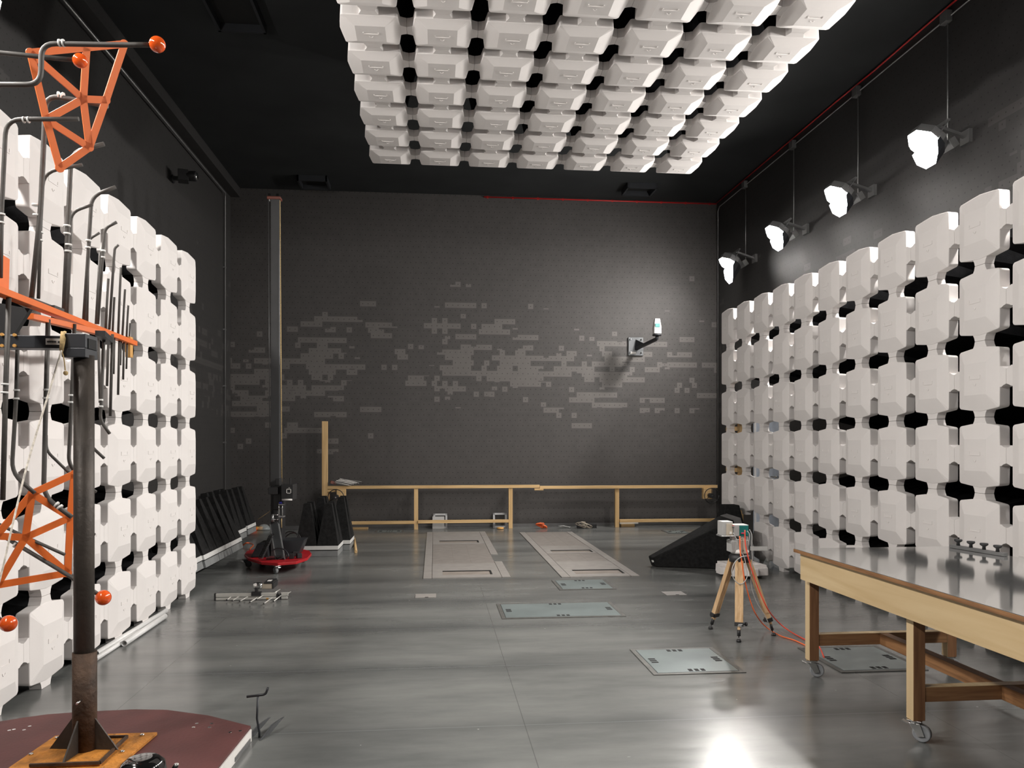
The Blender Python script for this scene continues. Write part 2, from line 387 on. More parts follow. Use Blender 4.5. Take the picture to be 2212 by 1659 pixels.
def cap_variant(swap, omit):
    k = (swap, tuple(sorted(omit)))
    if k not in _caps: _caps[k] = cap_mesh(*k)
    return _caps[k]
_f = G().frustum((0, 0), .297, .297, 0.001, .06).frustum((0, 0), .292, .085, .06, 1.109).build('foam', 'foam_black', None, loc=(0, 0, 0))
FOAM = _f.data; bpy.data.objects.remove(_f)
ORD = ['first', 'second', 'third', 'fourth', 'fifth', 'sixth', 'seventh', 'eighth', 'ninth', 'tenth', 'eleventh', 'twelfth', 'thirteenth']
proto = None
def absorber(M, label, group, foam=True, mesh=None):
    """one block: foam pyramid on the wall, white cap over it (copied objects, shared meshes)"""
    global proto
    if proto is None:
        e = bpy.data.objects.new('absorber_block', None); C.objects.link(e); e.empty_display_size = .1
        c = bpy.data.objects.new('cap', CAP); C.objects.link(c); c.parent = e
        f = bpy.data.objects.new('foam_pyramid', FOAM); C.objects.link(f); f.parent = e
        proto = e; OFF[e] = V((0, 0, 0)); o = e
    else:
        o = proto.copy(); C.objects.link(o)
        for ch in proto.children:
            if ch.name.startswith('foam') and not foam: continue
            c = ch.copy(); C.objects.link(c); c.parent = o
            if mesh and ch.name.startswith('cap'): c.data = mesh
    o.matrix_world = M
    o['label'] = label; o['category'] = 'absorber'; o['group'] = group
def basis(x, y, z, loc): return Matrix(((x[0], y[0], z[0], loc[0]), (x[1], y[1], z[1], loc[1]), (x[2], y[2], z[2], loc[2]), (0, 0, 0, 1)))
ROW = ['bottom row', 'second row up', 'third row up', 'fourth row up', 'fifth row up', 'top row']
for k in range(8):            # left wall, counted from its far end
    for r in range(6):
        absorber(basis((0, 1, 0), (0, 0, 1), (1, 0, 0), (XL-.0005, 8.474-.6*k, .3+.6*r)),
                 'white capped absorber block on left wall, %s, %s column from the far end' % (ROW[r], ORD[k]), 'absorber blocks on the left wall', mesh=cap_variant(False, ([0] if k == 0 else [])+([1] if r == 5 else [])))
for k in range(12):           # right wall
    for r in range(6):
        if r == 0 and k < 2: continue
        absorber(basis((0, -1, 0), (0, 0, 1), (-1, 0, 0), (XR+.0005, 11.276-.6*k, .3+.6*r)),
                 'white capped absorber block on right wall, %s, %s column from the far end' % (ROW[r], ORD[k]), 'absorber blocks on the right wall', foam=not (k < 3 and r < 4), mesh=cap_variant(False, ([2] if k == 0 else [])+([1] if r == 5 else [])))
for k in range(8):            # ceiling field
    for c in range(7):
        absorber(basis((1, 0, 0), (0, -1, 0), (0, 0, -1), (-.532+.6*c, 9.77-.6*k, HC+.0015)),
                 'white capped absorber block under ceiling, %s row from far end, %s column from the left' % (ORD[k], ORD[c]), 'absorber blocks under the ceiling', mesh=cap_variant(True, ([2] if c == 0 else [])+([0] if c == 6 else [])+([3] if k == 0 else [])))
# wooden stand carrying the far caps of the right wall
t = thing('cap_support_frame', 'pale wooden stand behind the farthest white caps of the right wall', 'frame', (4.5, 11.2, 0))
for y in (11.54, 11.19): G().bx(4.402, 4.47, y-.035, y+.035, 0, 2.34).build('post', 'pine_z', t, bev=.003)
for z in (1.20, 1.80, 2.3): G().bx(4.3605, 4.402, 11.15, 11.575, z-.03, z+.03).build('rail', 'pine_y', t, bev=.003)

# ------------------------------------------------------------ floodlights
def floodlight(x, y, z, side, label, first):
    s = side   # +1 on the right wall, -1 on the left
    n = V((-.487*s, -.045, -.872)).normalized() if first else V((-.60*s, -.045, -.80)).normalized()
    wx = XR if s > 0 else XL
    t = thing('floodlight', label, 'lamp', (x, y, z), 'floodlights high on the walls')
    up = V((0, 1, 0)); up = (up-n*up.dot(n)).normalized(); sx = up.cross(n)
    def P(a, b, c): return V((x, y, z))+sx*a+up*b+n*c
    g = G(); R = .195; lip = .042 if first else .030; dh = 1.45 if first else 1.2
    ring = [(math.cos(PI/8+k*PI/4)*R, math.sin(PI/8+k*PI/4)*R) for k in range(8)]
    vs = [P(a, b, 0) for a, b in ring]+[P(a*.98, b*.98, -.06) for a, b in ring]+[P(a*.45, b*.45, -.13) for a, b in ring]
    fs = [(i, (i+1) % 8, 8+(i+1) % 8, 8+i) for i in range(8)]+[(8+i, 8+(i+1) % 8, 16+(i+1) % 8, 16+i) for i in range(8)]+[[16+i for i in range(8)]]
    # inner lip
    vs += [P(a, b, lip) for a, b in ring]+[P(a*.97, b*.97, lip) for a, b in ring]+[P(a*.96, b*.96, -.002) for a, b in ring]
    for q0, q1 in ((0, 24), (24, 32), (32, 40)): fs += [(q0+i, q0+(i+1) % 8, q1+(i+1) % 8, q1+i) for i in range(8)]
    fs.append([40+i for i in range(8)])
    g.add(vs, fs); g.build('housing', 'steel_grey', t)
    vs = []
    for f_, h_ in ((.93, 0), (.92, .03), (.75, .06), (.4, .078)): vs += [P(a*f_, b*f_, h_*dh) for a, b in ring]
    fs = [(j*8+i, j*8+(i+1) % 8, j*8+8+(i+1) % 8, j*8+8+i) for j in range(3) for i in range(8)]+[[24+i for i in range(8)]]
    G().add(vs, fs).build('dome_glass', 'lamp_glass_bright' if first else 'lamp_glass', t)
    b = P(-.02, 0, -.13); w = V((wx-.02*s, y, z+.0))
    G().bar(P(0, -.19, -.03), P(0, -.19, -.2), .03, .006, sx).bar(P(0, .19, -.03), P(0, .19, -.2), .03, .006, sx).bar(P(0, -.19, -.2), P(0, .19, -.2), .03, .006, n).bar(P(0, 0, -.2), V((wx-.01*s, y, z+.06)), .05, .03, (0, 0, 1)).box((wx-.02*s, y, z+.06), (.04, .14, .14)).build('bracket', 'steel_grey', t)
    b3 = P(0, 0, 0); G().box((x+.23*s, y, z-.03), (.08, .2, .1), ry=-.6*s).build('ballast_box', 'steel_grey', t, bev=.004)
    q = [-85, -57.5, -22.5, 22.5, 57.5, 85]; wsgn = 1 if sx.x*s > 0 else -1; vs = []
    for a in q:
        ca, sa = math.cos(math.radians(a))*wsgn*R*1.02, math.sin(math.radians(a))*R*1.02
        hh = (.31 if first else .165)*max(0, math.cos(math.radians(a)))**.5+.02
        vs += [P(ca, sa, .02), P(ca*1.0, sa*1.0, hh), P(ca*1.03, sa*1.03, .02), P(ca*1.03, sa*1.03, hh)]
    fs = []
    for i in range(5):
        o_ = i*4; fs += [(o_, o_+4, o_+5, o_+1), (o_+2, o_+3, o_+7, o_+6), (o_+1, o_+5, o_+7, o_+3), (o_, o_+2, o_+6, o_+4)]
    fs += [(0, 1, 3, 2), (20, 22, 23, 21)]
    G().add(vs, fs).build('added_spill_visor', 'dark_metal', t)  # visor added to keep lamp spill off the wall
    return t
rows = [13.115, 11.237, 9.448, 7.685, 5.9, 4.1, 2.3, .5]
for i, y in enumerate(rows):
    floodlight(5.02, y, 4.68, 1, ('glowing octagonal floodlight on the right wall, %s from the back corner' % ORD[i]), i == 0)
for i, y in enumerate([5.95, 4.1, 2.3, .5]):
    floodlight(-3.25, y, 4.68, -1, ('octagonal floodlight high on the left wall, %s beyond the frame edge' % ORD[i]), False)
# conduits on the right wall
t = thing('lamp_conduit', 'thin grey steel conduit running under the ceiling along the right wall', 'conduit', (5.44, 9, 6.13))
G().tube([(5.45, 14.88, 0), (5.45, 14.88, 6.06), (5.45, 14.80, 6.13), (5.45, 2, 6.13)], .009, 6).build('main_run', 'galvanised', t)
for y in (13.506, 11.628, 9.784, 7.982):
    b = G().box((5.43, y, 6.13), (.07, .12, .12)).build('junction_box', 'steel_grey', t, bev=.006)
    G().tube([(5.45, y, 6.09), (5.45, y, 4.76)], .007, 6).build('drop_pipe', 'galvanised', t)
g = G().tube([(5.44, 2, 6.235), (5.44, 8.2, 6.235), (5.445, 9.4, 6.225), (5.44, 10.3, 6.235), (5.44, 14.97, 6.235)], .011, 6).tube([(5.45, 14.975, 6.235), (.93, 14.975, 6.235)], .014, 6)
for i in range(10): g.box((1.0+i*.48, 14.985, 6.235), (.03, .03, .04))
tag(g.build('detection_cable', 'red_wire'), 'red cable tube along the ceiling corner of the back and right walls', 'cable')
g = G().tube([(-3.69, 14.5, .05), (-3.69, 14.5, 5.9), (-3.66, 14.4, 5.99), (-3.66, 2, 5.99)], .012, 8)
t = tag(g.build('wall_conduit', 'galvanised'), 'silver pipe climbing the far left corner and following the left ceiling edge', 'pipe')
for z in (1.6, 2.6, 3.6, 4.7): G().box((-3.70, 14.5, z), (.04, .07, .025)).build('pipe_clip', 'steel_grey', t)
# round speaker on the left wall
t = thing('wall_camera', 'small black round camera with a shiny lens on the left wall', 'camera', (-3.6, 11.5, 5.3))
G().lathe([(.06, 0), (.06, .02)], (-3.719, 11.75, 5.36), 'X', 16).box((-3.65, 11.72, 5.36), (.12, .05, .05)).build('wall_bracket', 'dark_plastic', t)
G().box((-3.53, 11.62, 5.36), (.14, .2, .15), rz=.25).lathe([(.068, 0), (.072, .12), (.066, .13)], (-3.47, 11.60, 5.36), 'X', 20).build('body', 'dark_plastic', t, bev=.006)
G().lathe([(.055, 0), (.05, .008), (.02, .002)], (-3.34, 11.60, 5.36), 'X', 16).build('lens', 'chrome', t)
# ceiling hatches
for (x0, x1, y0, y1, lab) in ((-2.39, -1.87, 14.15, 14.66, 'small dark square ceiling vent above the tall mast near the back wall'), (3.45, 4.0, 13.98, 14.45, 'dark square ceiling vent near the back right corner'), (-2.39, -1.87, 8.3, 9.12, 'dark open ceiling vent at the top left, nearest the camera')):
    t = thing('ceiling_vent', lab, 'vent', ((x0+x1)/2, (y0+y1)/2, HC-.05), 'dark vents in the ceiling')
    g = G(); w = .03
    g.bx(x0, x1, y0, y0+w, HC-.1, HC-.001).bx(x0, x1, y1-w, y1, HC-.1, HC-.001).bx(x0, x0+w, y0, y1, HC-.1, HC-.001).bx(x1-w, x1, y0, y1, HC-.1, HC-.001)
    g.build('frame', 'dark_metal', t)
    G().bx(x0+w, x1-w, y0+w, y1-w, HC-.012, HC-.001).build('opening', 'slot_black', t)

# ------------------------------------------------------------ back wall bracket with camera
t = thing('wall_mounted_instrument', 'white instrument on a dark steel bracket fixed to the back wall', 'instrument', (3.9, 14.6, 3.3))
g = G().bx(3.71, 4.0, 14.96, 14.999, 3.27, 3.62)
g.build('wall_plate', 'gunmetal', t, bev=.003)
g = G(); g.bar((3.86, 14.96, 3.40), (4.06, 14.25, 3.50), .06, .05); g.add([(3.83, 14.96, 3.42), (3.87, 14.96, 3.42), (3.85, 14.96, 3.58), (3.95, 14.62, 3.45)], [(0, 1, 2), (0, 2, 3), (1, 3, 2), (0, 3, 1)])
g.build('arm', 'dark_metal', t)
for x, z in ((3.745, 3.58), (3.96, 3.58), (3.745, 3.33), (3.96, 3.33)): G().lathe([(.014, 0), (.014, -.03), (.008, -.05)], (x, 14.96, z), 'Y', 8).build('bolt', 'chrome', t)
G().bx(3.745, 3.85, 14.94, 14.96, 3.30, 3.34).build('type_plate', 'white_paint', t)
G().lathe([(.03, 0), (.03, .07)], (4.05, 14.2, 3.48), 'Z', 12).lathe([(.08, .07), (.085, .085), (.08, .095)], (4.05, 14.2, 3.48), 'Z', 16).build('pan_head', 'dark_metal', t)
G().box((4.05, 14.2, 3.65), (.13, .14, .13)).frustum((4.05, 14.2), .065, .045, 3.715, 3.86).build('housing', 'white_plastic', t, bev=.006)
G().bx(4.0, 4.085, 14.12, 14.14, 3.70, 3.765).build('window', 'teal', t)

# ------------------------------------------------------------ timber frame along the back wall
t = thing('timber_frame', 'low pale pine frame of rails and posts standing along the back wall', 'frame', (1.6, 14.7, 0))
def tb(x0, x1, z0, z1, m, nm, y=14.70, dy=.07): return G().bx(x0, x1, y-dy/2, y+dy/2, z0, z1).build(nm, m, t, bev=.003)
tb(-2.03, -1.93, .0, 1.985, 'pine_z', 'tall_post'); tb(-1.93, -1.90, .0, .70, 'pine_z', 'post', 14.73, .04)
tb(-1.93, 1.95, .755, .81, 'pine_x', 'top_rail'); tb(1.95, 5.36, .735, .79, 'pine_x', 'top_rail', 14.69)
tb(1.85, 2.02, .71, .745, 'pine_x', 'splice_block', 14.68); tb(-1.93, -1.72, .70, .745, 'pine_x', 'splice_block')
for x in (-.335, 1.41, 3.425): tb(x-.037, x+.037, 0, .755, 'pine_z', 'post', 14.72)
tb(-1.63, -.37, .105, .16, 'pine_x', 'lower_rail'); tb(-.30, 1.37, .115, .17, 'pine_x', 'lower_rail', 14.69); tb(3.47, 5.34, .095, .15, 'pine_x', 'lower_rail')
tb(-1.76, -1.60, .56, .755, 'pine_x', 'reel_block', 14.66, .1); tb(5.07, 5.24, .53, .735, 'pine_x', 'reel_block', 14.66, .1)
def reel(x, z, lab):
    r = thing('cable_reel', lab, 'reel', (x, 14.5, z), 'black wheel reels on the timber frame')
    G().tube([(x+.14*math.cos(a), 14.5, z+.14*math.sin(a)) for a in [2*PI*i/28 for i in range(29)]], .008, 6).build('rim', 'black_cable', r)
    g = G()
    for k in range(3):
        a = PI/2+k*2*PI/3; g.tube([(x, 14.5, z), (x+.14*math.cos(a), 14.5, z+.14*math.sin(a))], .006, 6)
    g.build('spokes', 'black_cable', r)
    G().lathe([(.045, -.03), (.045, .14)], (x, 14.5, z), 'Y', 16).build('hub', 'dark_plastic', r)
    G().lathe([(.012, -.04), (.012, -.02)], (x, 14.5, z), 'Y', 10).build('axle_end', 'chrome', r)
reel(-1.76, .615, 'black three-spoke cable reel at the left end of the timber frame')
reel(5.19, .60, 'black three-spoke cable reel at the right end of the timber frame')
t = thing('tube_bundle', 'loose bundle of thin white rods and papers on the left rail end', 'bundle', (-1.68, 14.68, .81))
for i in range(9):
    y = 14.62+.014*i; z = .818+.012*(i % 3)+.02*(i//3)
    G().bar((-1.80+.012*i, y, z+.05+.008*(i % 4)), (-1.50+.022*i-.06*(i % 2), y-.02, z), .018, .006).build('rod', 'white_paint' if i % 4 else 'silver', t)
G().box((-1.83, 14.68, .87), (.1, .08, .05), rz=.3, ry=.3).build('wrapping', 'brown_board', t)
# frames and oddments at the foot of the wall
def ring_frame(nm, x, z, w, h, lab, y=14.93, lean=.06):
    g = G(); b = .035
    for a in ((x, x+w, z, z+b), (x, x+w, z+h-b, z+h), (x, x+b, z, z+h), (x+w-b, x+w, z, z+h)):
        g.add([(p, y-lean*(1-(q-z)/h)+dy, q) for p in a[:2] for q in a[2:] for dy in (-.012, .012)], [(0, 1, 3, 2), (4, 6, 7, 5), (0, 4, 5, 1), (2, 3, 7, 6), (0, 2, 6, 4), (1, 5, 7, 3)])
    return tag(g.build(nm, 'galvanised'), lab, 'frame', 'square metal frames leaning on the back wall')
ring_frame('square_frame', -.02, .001, .26, .27, 'square metal frame behind a plain white board, leaning on the back wall')
ring_frame('square_frame', 1.10, .001, .26, .27, 'empty square metal frame leaning on the back wall beside a post', y=14.95)
g = G().add([(a, 14.82+.06*q/.22+dy, q) for a in (-.035, .185) for q in (.001, .22) for dy in (-.008, .008)], [(0, 1, 3, 2), (4, 6, 7, 5), (0, 4, 5, 1), (2, 3, 7, 6), (0, 2, 6, 4), (1, 5, 7, 3)])
tag(g.build('cover_board', 'grey_box'), 'plain white board leaning in front of the left metal frame', 'board')
tag(G().lathe([(.03, 0), (.07, .01), (.06, .035), (.02, .04)], (1.21, 14.60, 0), 'Z', 16).build('tape_roll', 'amber'), 'flat amber roll in front of the empty metal frame', 'roll')
def squiggle(nm, c, r, turns, mat, lab, cat='cord', rad=.008, h=.05):
    pts = []
    for i in range(int(turns*14)):
        a = i*2*PI/14; rr = r*(.55+.45*math.sin(i*.37+c[0])); pts.append((c[0]+rr*math.cos(a)*1.3, c[1]+rr*math.sin(a)*.6, .012+h*abs(math.sin(i*.21))))
    return tag(G().tube(smooth_pts(pts, 2), rad, 6).build(nm, mat), lab, cat)
squiggle('orange_strap', (1.98, 14.62), .08, 4, 'orange_cable', 'small orange tangled strap on the floor by the back wall', rad=.014, h=.09)
tag(G().bx(2.66, 3.02, 14.62, 14.74, .001, .075).build('power_strip', 'dark_plastic', bev=.006), 'long dark power box on the floor against the back wall', 'power strip')
squiggle('mains_lead', (2.75, 14.50), .12, 4, 'cream_box', 'beige tangled lead lying in front of the dark power box', rad=.007, h=.12)
squiggle('thin_lead', (2.40, 14.62), .10, 3, 'grey_cable', 'thin grey lead left of the dark power box', rad=.006, h=.04)
t = thing('white_bar', 'white bar lying on a wood offcut by the right end of the back wall', 'bar', (3.7, 14.75, 0))
G().bx(3.50, 3.86, 14.80, 14.88, .05, .10).build('bar', 'white_plastic', t, bev=.004); G().bx(3.52, 3.78, 14.76, 14.9, .001, .05).build('offcut', 'pine_x', t, bev=.003)
tag(G().bx(-1.62, -1.22, 14.80, 14.93, .0, .03).build('wood_offcut', 'pine_x', bev=.003), 'flat pale wood offcut on the floor under the left lower rail', 'offcut')

# ------------------------------------------------------------ floor hatches
def slots(t, cx, cy, along, n=3, L=.05, w=.028, gap=.045):
    for i in range(n):
        o = (i-(n-1)/2)*gap
        g = G().bx(cx+o-w/2, cx+o+w/2, cy-L/2, cy+L/2, .0075, .0088) if along == 'x' else G().bx(cx-L/2, cx+L/2, cy+o-w/2, cy+o+w/2, .0075, .0088)
        g.build('grip_slot', 'slot_black', t)
def hatch(x0, x1, y0, y1, lab):
    t = thing('floor_hatch', lab, 'hatch', ((x0+x1)/2, (y0+y1)/2, 0), 'metal access hatches in the floor')
    w = .035; g = G()
    g.bx(x0, x1, y0, y0+w, .0004, .006).bx(x0, x1, y1-w, y1, .0004, .006).bx(x0, x0+w, y0+w, y1-w, .0004, .006).bx(x1-w, x1, y0+w, y1-w, .0004, .006)
    g.build('frame', 'hatch_frame', t)
    G().bx(x0+w+.004, x1-w-.004, y0+w+.004, y1-w-.004, .0004, .0075).build('lid', 'hatch_steel', t, bev=.001)
    slots(t, (x0+x1)/2, y0+w+.045, 'x'); slots(t, (x0+x1)/2, y1-w-.045, 'x')
    slots(t, x0+w+.055, (y0+y1)/2, 'y'); slots(t, x1-w-.055, (y0+y1)/2, 'y')
hatch(1.35, 1.98, 8.50, 9.12, 'bluish steel floor hatch right below the right beige floor panel')
hatch(.61, 1.755, 7.16, 7.83, 'widest steel floor hatch, in the middle of the floor')
hatch(1.50, 2.155, 5.33, 6.01, 'square steel floor hatch nearest the camera, left of the bench')
hatch(2.81, 3.45, 5.26, 5.93, 'square steel floor hatch lying under the far end of the bench')
hatch(-1.05, -.55, 14.25, 14.6, 'small dark floor hatch near the back wall, left of the panels')
hatch(4.1, 4.5, 13.6, 14.1, 'small floor hatch near the back wall at the far right')
for x, y, lab in ((-.197, 8.22, 'small plain grey plate in the floor, left of centre'), (2.415, 8.10, 'small plain grey plate in the floor, left of the tripod')):
    t = thing('floor_plate', lab, 'plate', (x+.1, y+.1, 0), 'small grey plates in the floor')
    G().bx(x, x+.215, y, y+.2, .0004, .006).build('lid', 'beige_plate', t, bev=.001); G().bx(x+.10, x+.135, y-.002, y+.02, .006, .0075).build('finger_slot', 'slot_black', t)
def panel(x0, x1, y0, y1, segs, slts, lab, rims):
    t = thing('floor_trench_cover', lab, 'panel', ((x0+x1)/2, (y0+y1)/2, 0), 'long beige covers in the floor')
    for i, (a, b) in enumerate(rims): G().bx(x0, x0+.1, y0, y1, .0004, .010).build('side_strip', 'beige_plate', t, bev=.001) if i == 0 else G().bx(x1-.1, x1, a, b, .0004, .010).build('side_strip', 'beige_plate', t, bev=.001)
    for i, (a, b, m) in enumerate(segs):
        sl = [s for s in slts if a < s[2] < b]
        if not sl:
            G().bx(x0+.106, x1-.106, a+.003, b-.003, .0004, .008).build('lid', m, t, bev=.001)
            for q in (.34, .62): G().bx(x0+.106+q*(x1-x0-.21), x0+.109+q*(x1-x0-.21), a+.05, b-.05, .008, .0084).build('joint', 'pit_inside', t)
        else:
            sx0, sx1, sy0, sy1 = sl[0]
            g = G().bx(x0+.106, x1-.106, a+.003, sy0, .0004, .010).bx(x0+.106, x1-.106, sy1, b-.003, .0004, .010).bx(x0+.106, sx0, sy0, sy1, .0004, .010).bx(sx1, x1-.106, sy0, sy1, .0004, .010)
            g.build('lid', 'beige_plate', t)
            G().bx(sx0, sx1, sy0, sy1, .0004, .002).build('slot_floor', 'pit_inside', t)
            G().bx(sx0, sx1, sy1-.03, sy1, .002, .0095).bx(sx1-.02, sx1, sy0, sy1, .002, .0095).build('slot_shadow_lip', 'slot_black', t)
panel(-.13, .90, 9.37, 14.18, [(9.37, 10.45, 'beige_plate'), (10.45, 12.45, 'beige_plate_dark'), (12.45, 14.18, 'beige_plate')], [(.10, .70, 9.56, 9.88), (.08, .71, 12.62, 12.92)],
      'left beige trench cover with two rectangular slots in the floor', [(0, 0), (9.37, 10.6), (11.3, 14.18)])
panel(1.50, 2.44, 9.30, 14.0, [(9.30, 10.5, 'beige_plate'), (10.5, 11.25, 'beige_plate_dark'), (11.25, 12.1, 'beige_plate'), (12.1, 14.0, 'beige_plate_dark')], [(1.705, 2.31, 9.48, 9.80), (1.70, 2.30, 11.36, 11.62)],
      'right beige trench cover with two rectangular slots in the floor', [(0, 0), (9.30, 14.0)])

# ------------------------------------------------------------ castor
def castor(parent, x, y, ztop, ang, nm='castor', wheel='castor_grey', R=.047, hm='chrome'):
    c, s = math.cos(ang), math.sin(ang)
    def L(a, b, z): return V((x+a*c-b*s, y+a*s+b*c, z))
    k = G().box((x, y, ztop-.004), (.075, .07, .006), rz=ang).lathe([(.028, -.022), (.03, -.008)], (x, y, ztop), 'Z', 14)
    for b in (-.022, .022):
        k.add([L(-.028, b, ztop-.018), L(.028, b, ztop-.018), L(.050, b, R-.010), L(.018, b, R-.018)]+[L(-.028, b*1.15, ztop-.018), L(.028, b*1.15, ztop-.018), L(.050, b*1.15, R-.010), L(.018, b*1.15, R-.018)],
              [(0, 1, 2, 3), (4, 7, 6, 5), (0, 4, 5, 1), (1, 5, 6, 2), (2, 6, 7, 3), (3, 7, 4, 0)])
    o = k.build(nm, hm, parent, bev=.001)
    g = G(); n = 24; ctr = L(.033, 0, R+.0005)
    prof = [(.012, -.016), (R*.72, -.013), (R*.88, -.0175), (R*.98, -.013), (R, 0), (R*.98, .013), (R*.88, .0175), (R*.72, .013), (.012, .016)]
    vs = []; fs = []
    for r, h in prof:
        for q in range(n):
            a = 2*PI*q/n; vs.append(ctr+V((r*math.cos(a)*c-h*s, r*math.cos(a)*s+h*c, r*math.sin(a))))
    for i in range(len(prof)-1):
        for q in range(n): fs.append((i*n+q, i*n+(q+1) % n, (i+1)*n+(q+1) % n, (i+1)*n+q))
    fs += [list(range(n)), [8*n+q for q in range(n)]]
    g.add(vs, fs, True); g.build('wheel', wheel, o)
    G().bar(L(-.035, 0, ztop-.03), L(-.065, 0, ztop-.018), .03, .006).build('brake_lever', 'chrome', o)

# ------------------------------------------------------------ workbench
t = thing('workbench', 'large birch plywood bench with a grey metal top on castors', 'workbench', (3.05, 4.0, 0))
X0, X1, Y0, Y1, ZT = 2.44, 3.66, 2.72, 5.21, .877
G().bx(X0, X1, Y0, Y1, ZT-.024, ZT-.003).build('top_board', 'ply_edge', t)
G().bx(X0+.002, X1-.002, Y0+.002, Y1-.002, ZT-.003, ZT).build('metal_sheet', 'bench_metal', t)
zA0, zA1 = .672, ZT-.024; XA = 2.475
G().bx(XA, XA+.021, Y0+.05, Y1-.03, zA0, zA1).build('apron', 'birch', t); G().bx(X1-.07, X1-.05, Y0+.05, Y1-.03, zA0, zA1).build('apron', 'birch', t)
G().bx(XA+.021, X1-.07, Y1-.05, Y1-.03, zA0, zA1).build('end_apron', 'birch', t); G().bx(XA+.021, X1-.07, Y0+.05, Y0+.07, zA0, zA1).build('end_apron', 'birch', t)
lx = (2.537, 3.532); lw = .066; ld = .075
legs_y = (5.172, 3.997, 2.84)
for y in legs_y:
    for x in lx:
        o = G().bx(x, x+lw, y, y+ld-.01, .116, zA1 if x < 3 else zA1).build('leg', 'ply_edge_shade_z', t, bev=.002)
        G().bx(x-.001, x+.0004, y+.001, y+ld-.011, .117, zA0+.1).build('birch_face', 'birch_z', o)  # pale sheet on the lit side only; leg colour carries the shade
        castor(o, x+lw/2, y+ld/2, .116, -2.0+.3*y)
    G().bx(lx[0]+lw, lx[1], y+.004, y+.06, .215, .292).build('stretcher', 'ply_edge_shade_x', t, bev=.002)
    G().bx(lx[0]+lw, lx[1], y+.004, y+.06, .292, .294).build('stretcher_face', 'birch', t)
for a, b in ((legs_y[1], legs_y[0]), (legs_y[2], legs_y[1])):
    G().bx(3.04, 3.105, a+.06, b+.004, .215, .292).build('centre_beam', 'ply_edge', t, bev=.002)
# strip with knobs
t = thing('knob_strip', 'grey metal strip with four black knobs lying on the bench top', 'strip', (3.56, 4.85, ZT))
G().bar((3.535, 5.14, ZT+.012), (3.60, 4.70, ZT+.012), .035, .022).build('rail', 'steel_grey', t, bev=.002)
for i in range(4):
    f = (.14+.24*i); p = V((3.535, 5.14, ZT+.023)).lerp(V((3.60, 4.70, ZT+.023)), f)
    G().lathe([(.012, 0), (.010, .02), (.022, .028), (.026, .034), (.024, .042), (.006, .044)], p, 'Z', 16).build('knob', 'dark_plastic', t)

# ------------------------------------------------------------ maroon platform, mast, antenna
arcp = [aZ(u, v, .08) for u, v in [(-6, 1559), (50, 1550), (100, 1543), (180, 1537), (290, 1532), (360, 1533), (450, 1545), (542, 1568)]]
poly = [(p.x, p.y) for p in arcp]
poly = poly+[(-1.03, 3.50), (-1.12, 3.1), (-2.38, 2.9), (-2.44, 3.9), (-2.43, 4.4)]
t = thing('platform', 'low maroon board platform with curved back edge, nearest floor at left', 'platform', (-1.9, 3.9, 0))
G().prism(poly, .066, .08).build('top_board', 'maroon_board', t, bev=.002)
inner = [(-1.9+(x+1.9)*.985, 3.9+(y-3.9)*.985) for x, y in poly]
G().prism(inner, .001, .066).build('base_board', 'dark_metal', t)
e0, e1, e2 = V((arcp[-1].x, arcp[-1].y, 0)), V((-1.03, 3.50, 0)), V((-1.12, 3.1, 0))
G().bar(e0+V((-.004, -.01, .034)), e1+V((-.0, 0, .034)), .02, .063).bar(e1+V((0, 0, .034)), e2+V((0, 0, .034)), .02, .063).build('edge_board', 'white_paint', t)
G().bar(e0.lerp(e1, .55)+V((.0095, 0, .030)), e0.lerp(e1, .97)+V((.0095, 0, .016)), .004, .02).bar(e0.lerp(e1, .05)+V((.0095, 0, .018)), e0.lerp(e1, .35)+V((.0095, 0, .02)), .004, .022).build('grey_smear', 'steel_grey', t)
scr = [(30, 1576), (52, 1577), (64, 1569), (20, 1578), (425, 1563), (418, 1571), (457, 1563), (452, 1571), (519, 1579), (497, 1582)]
g = G()
for u, v in scr: p = aZ(u, v, .08); g.lathe([(.009, 0), (.009, .0015)], p, 'Z', 10)
g.build('screw_head', 'chrome', t)
t = thing('clamp_handle', 'thin black steel handle with a T bar at the platform corner', 'handle', (-.93, 4.40, 0))
pp = lambda u, v: aY(u, v, 4.42)
G().tube([V((-.945, 4.42, 0.002)), V((-.945, 4.42, .03)), pp(555, 1552), pp(557, 1504)], .006, 8).build('stem', 'dark_metal', t)
G().tube(arc_pts([pp(533, 1505), pp(574, 1500), pp(579, 1485)], .02), .007, 8).build('t_bar', 'dark_metal', t)
for dx_ in (-.03, .045):
    G().add([V((-.945+dx_+sg*.004+.10*a, 4.42+b, z)) for sg in (-1, 1) for a, b, z in ((-.3, -.05, .002), (.0, .05, .002), (.55, .16, .055), (.15, .04, .055))], [(0, 1, 2, 3), (7, 6, 5, 4), (0, 4, 5, 1), (1, 5, 6, 2), (2, 6, 7, 3), (3, 7, 4, 0)]).build('clamp_plate', 'gunmetal', t)

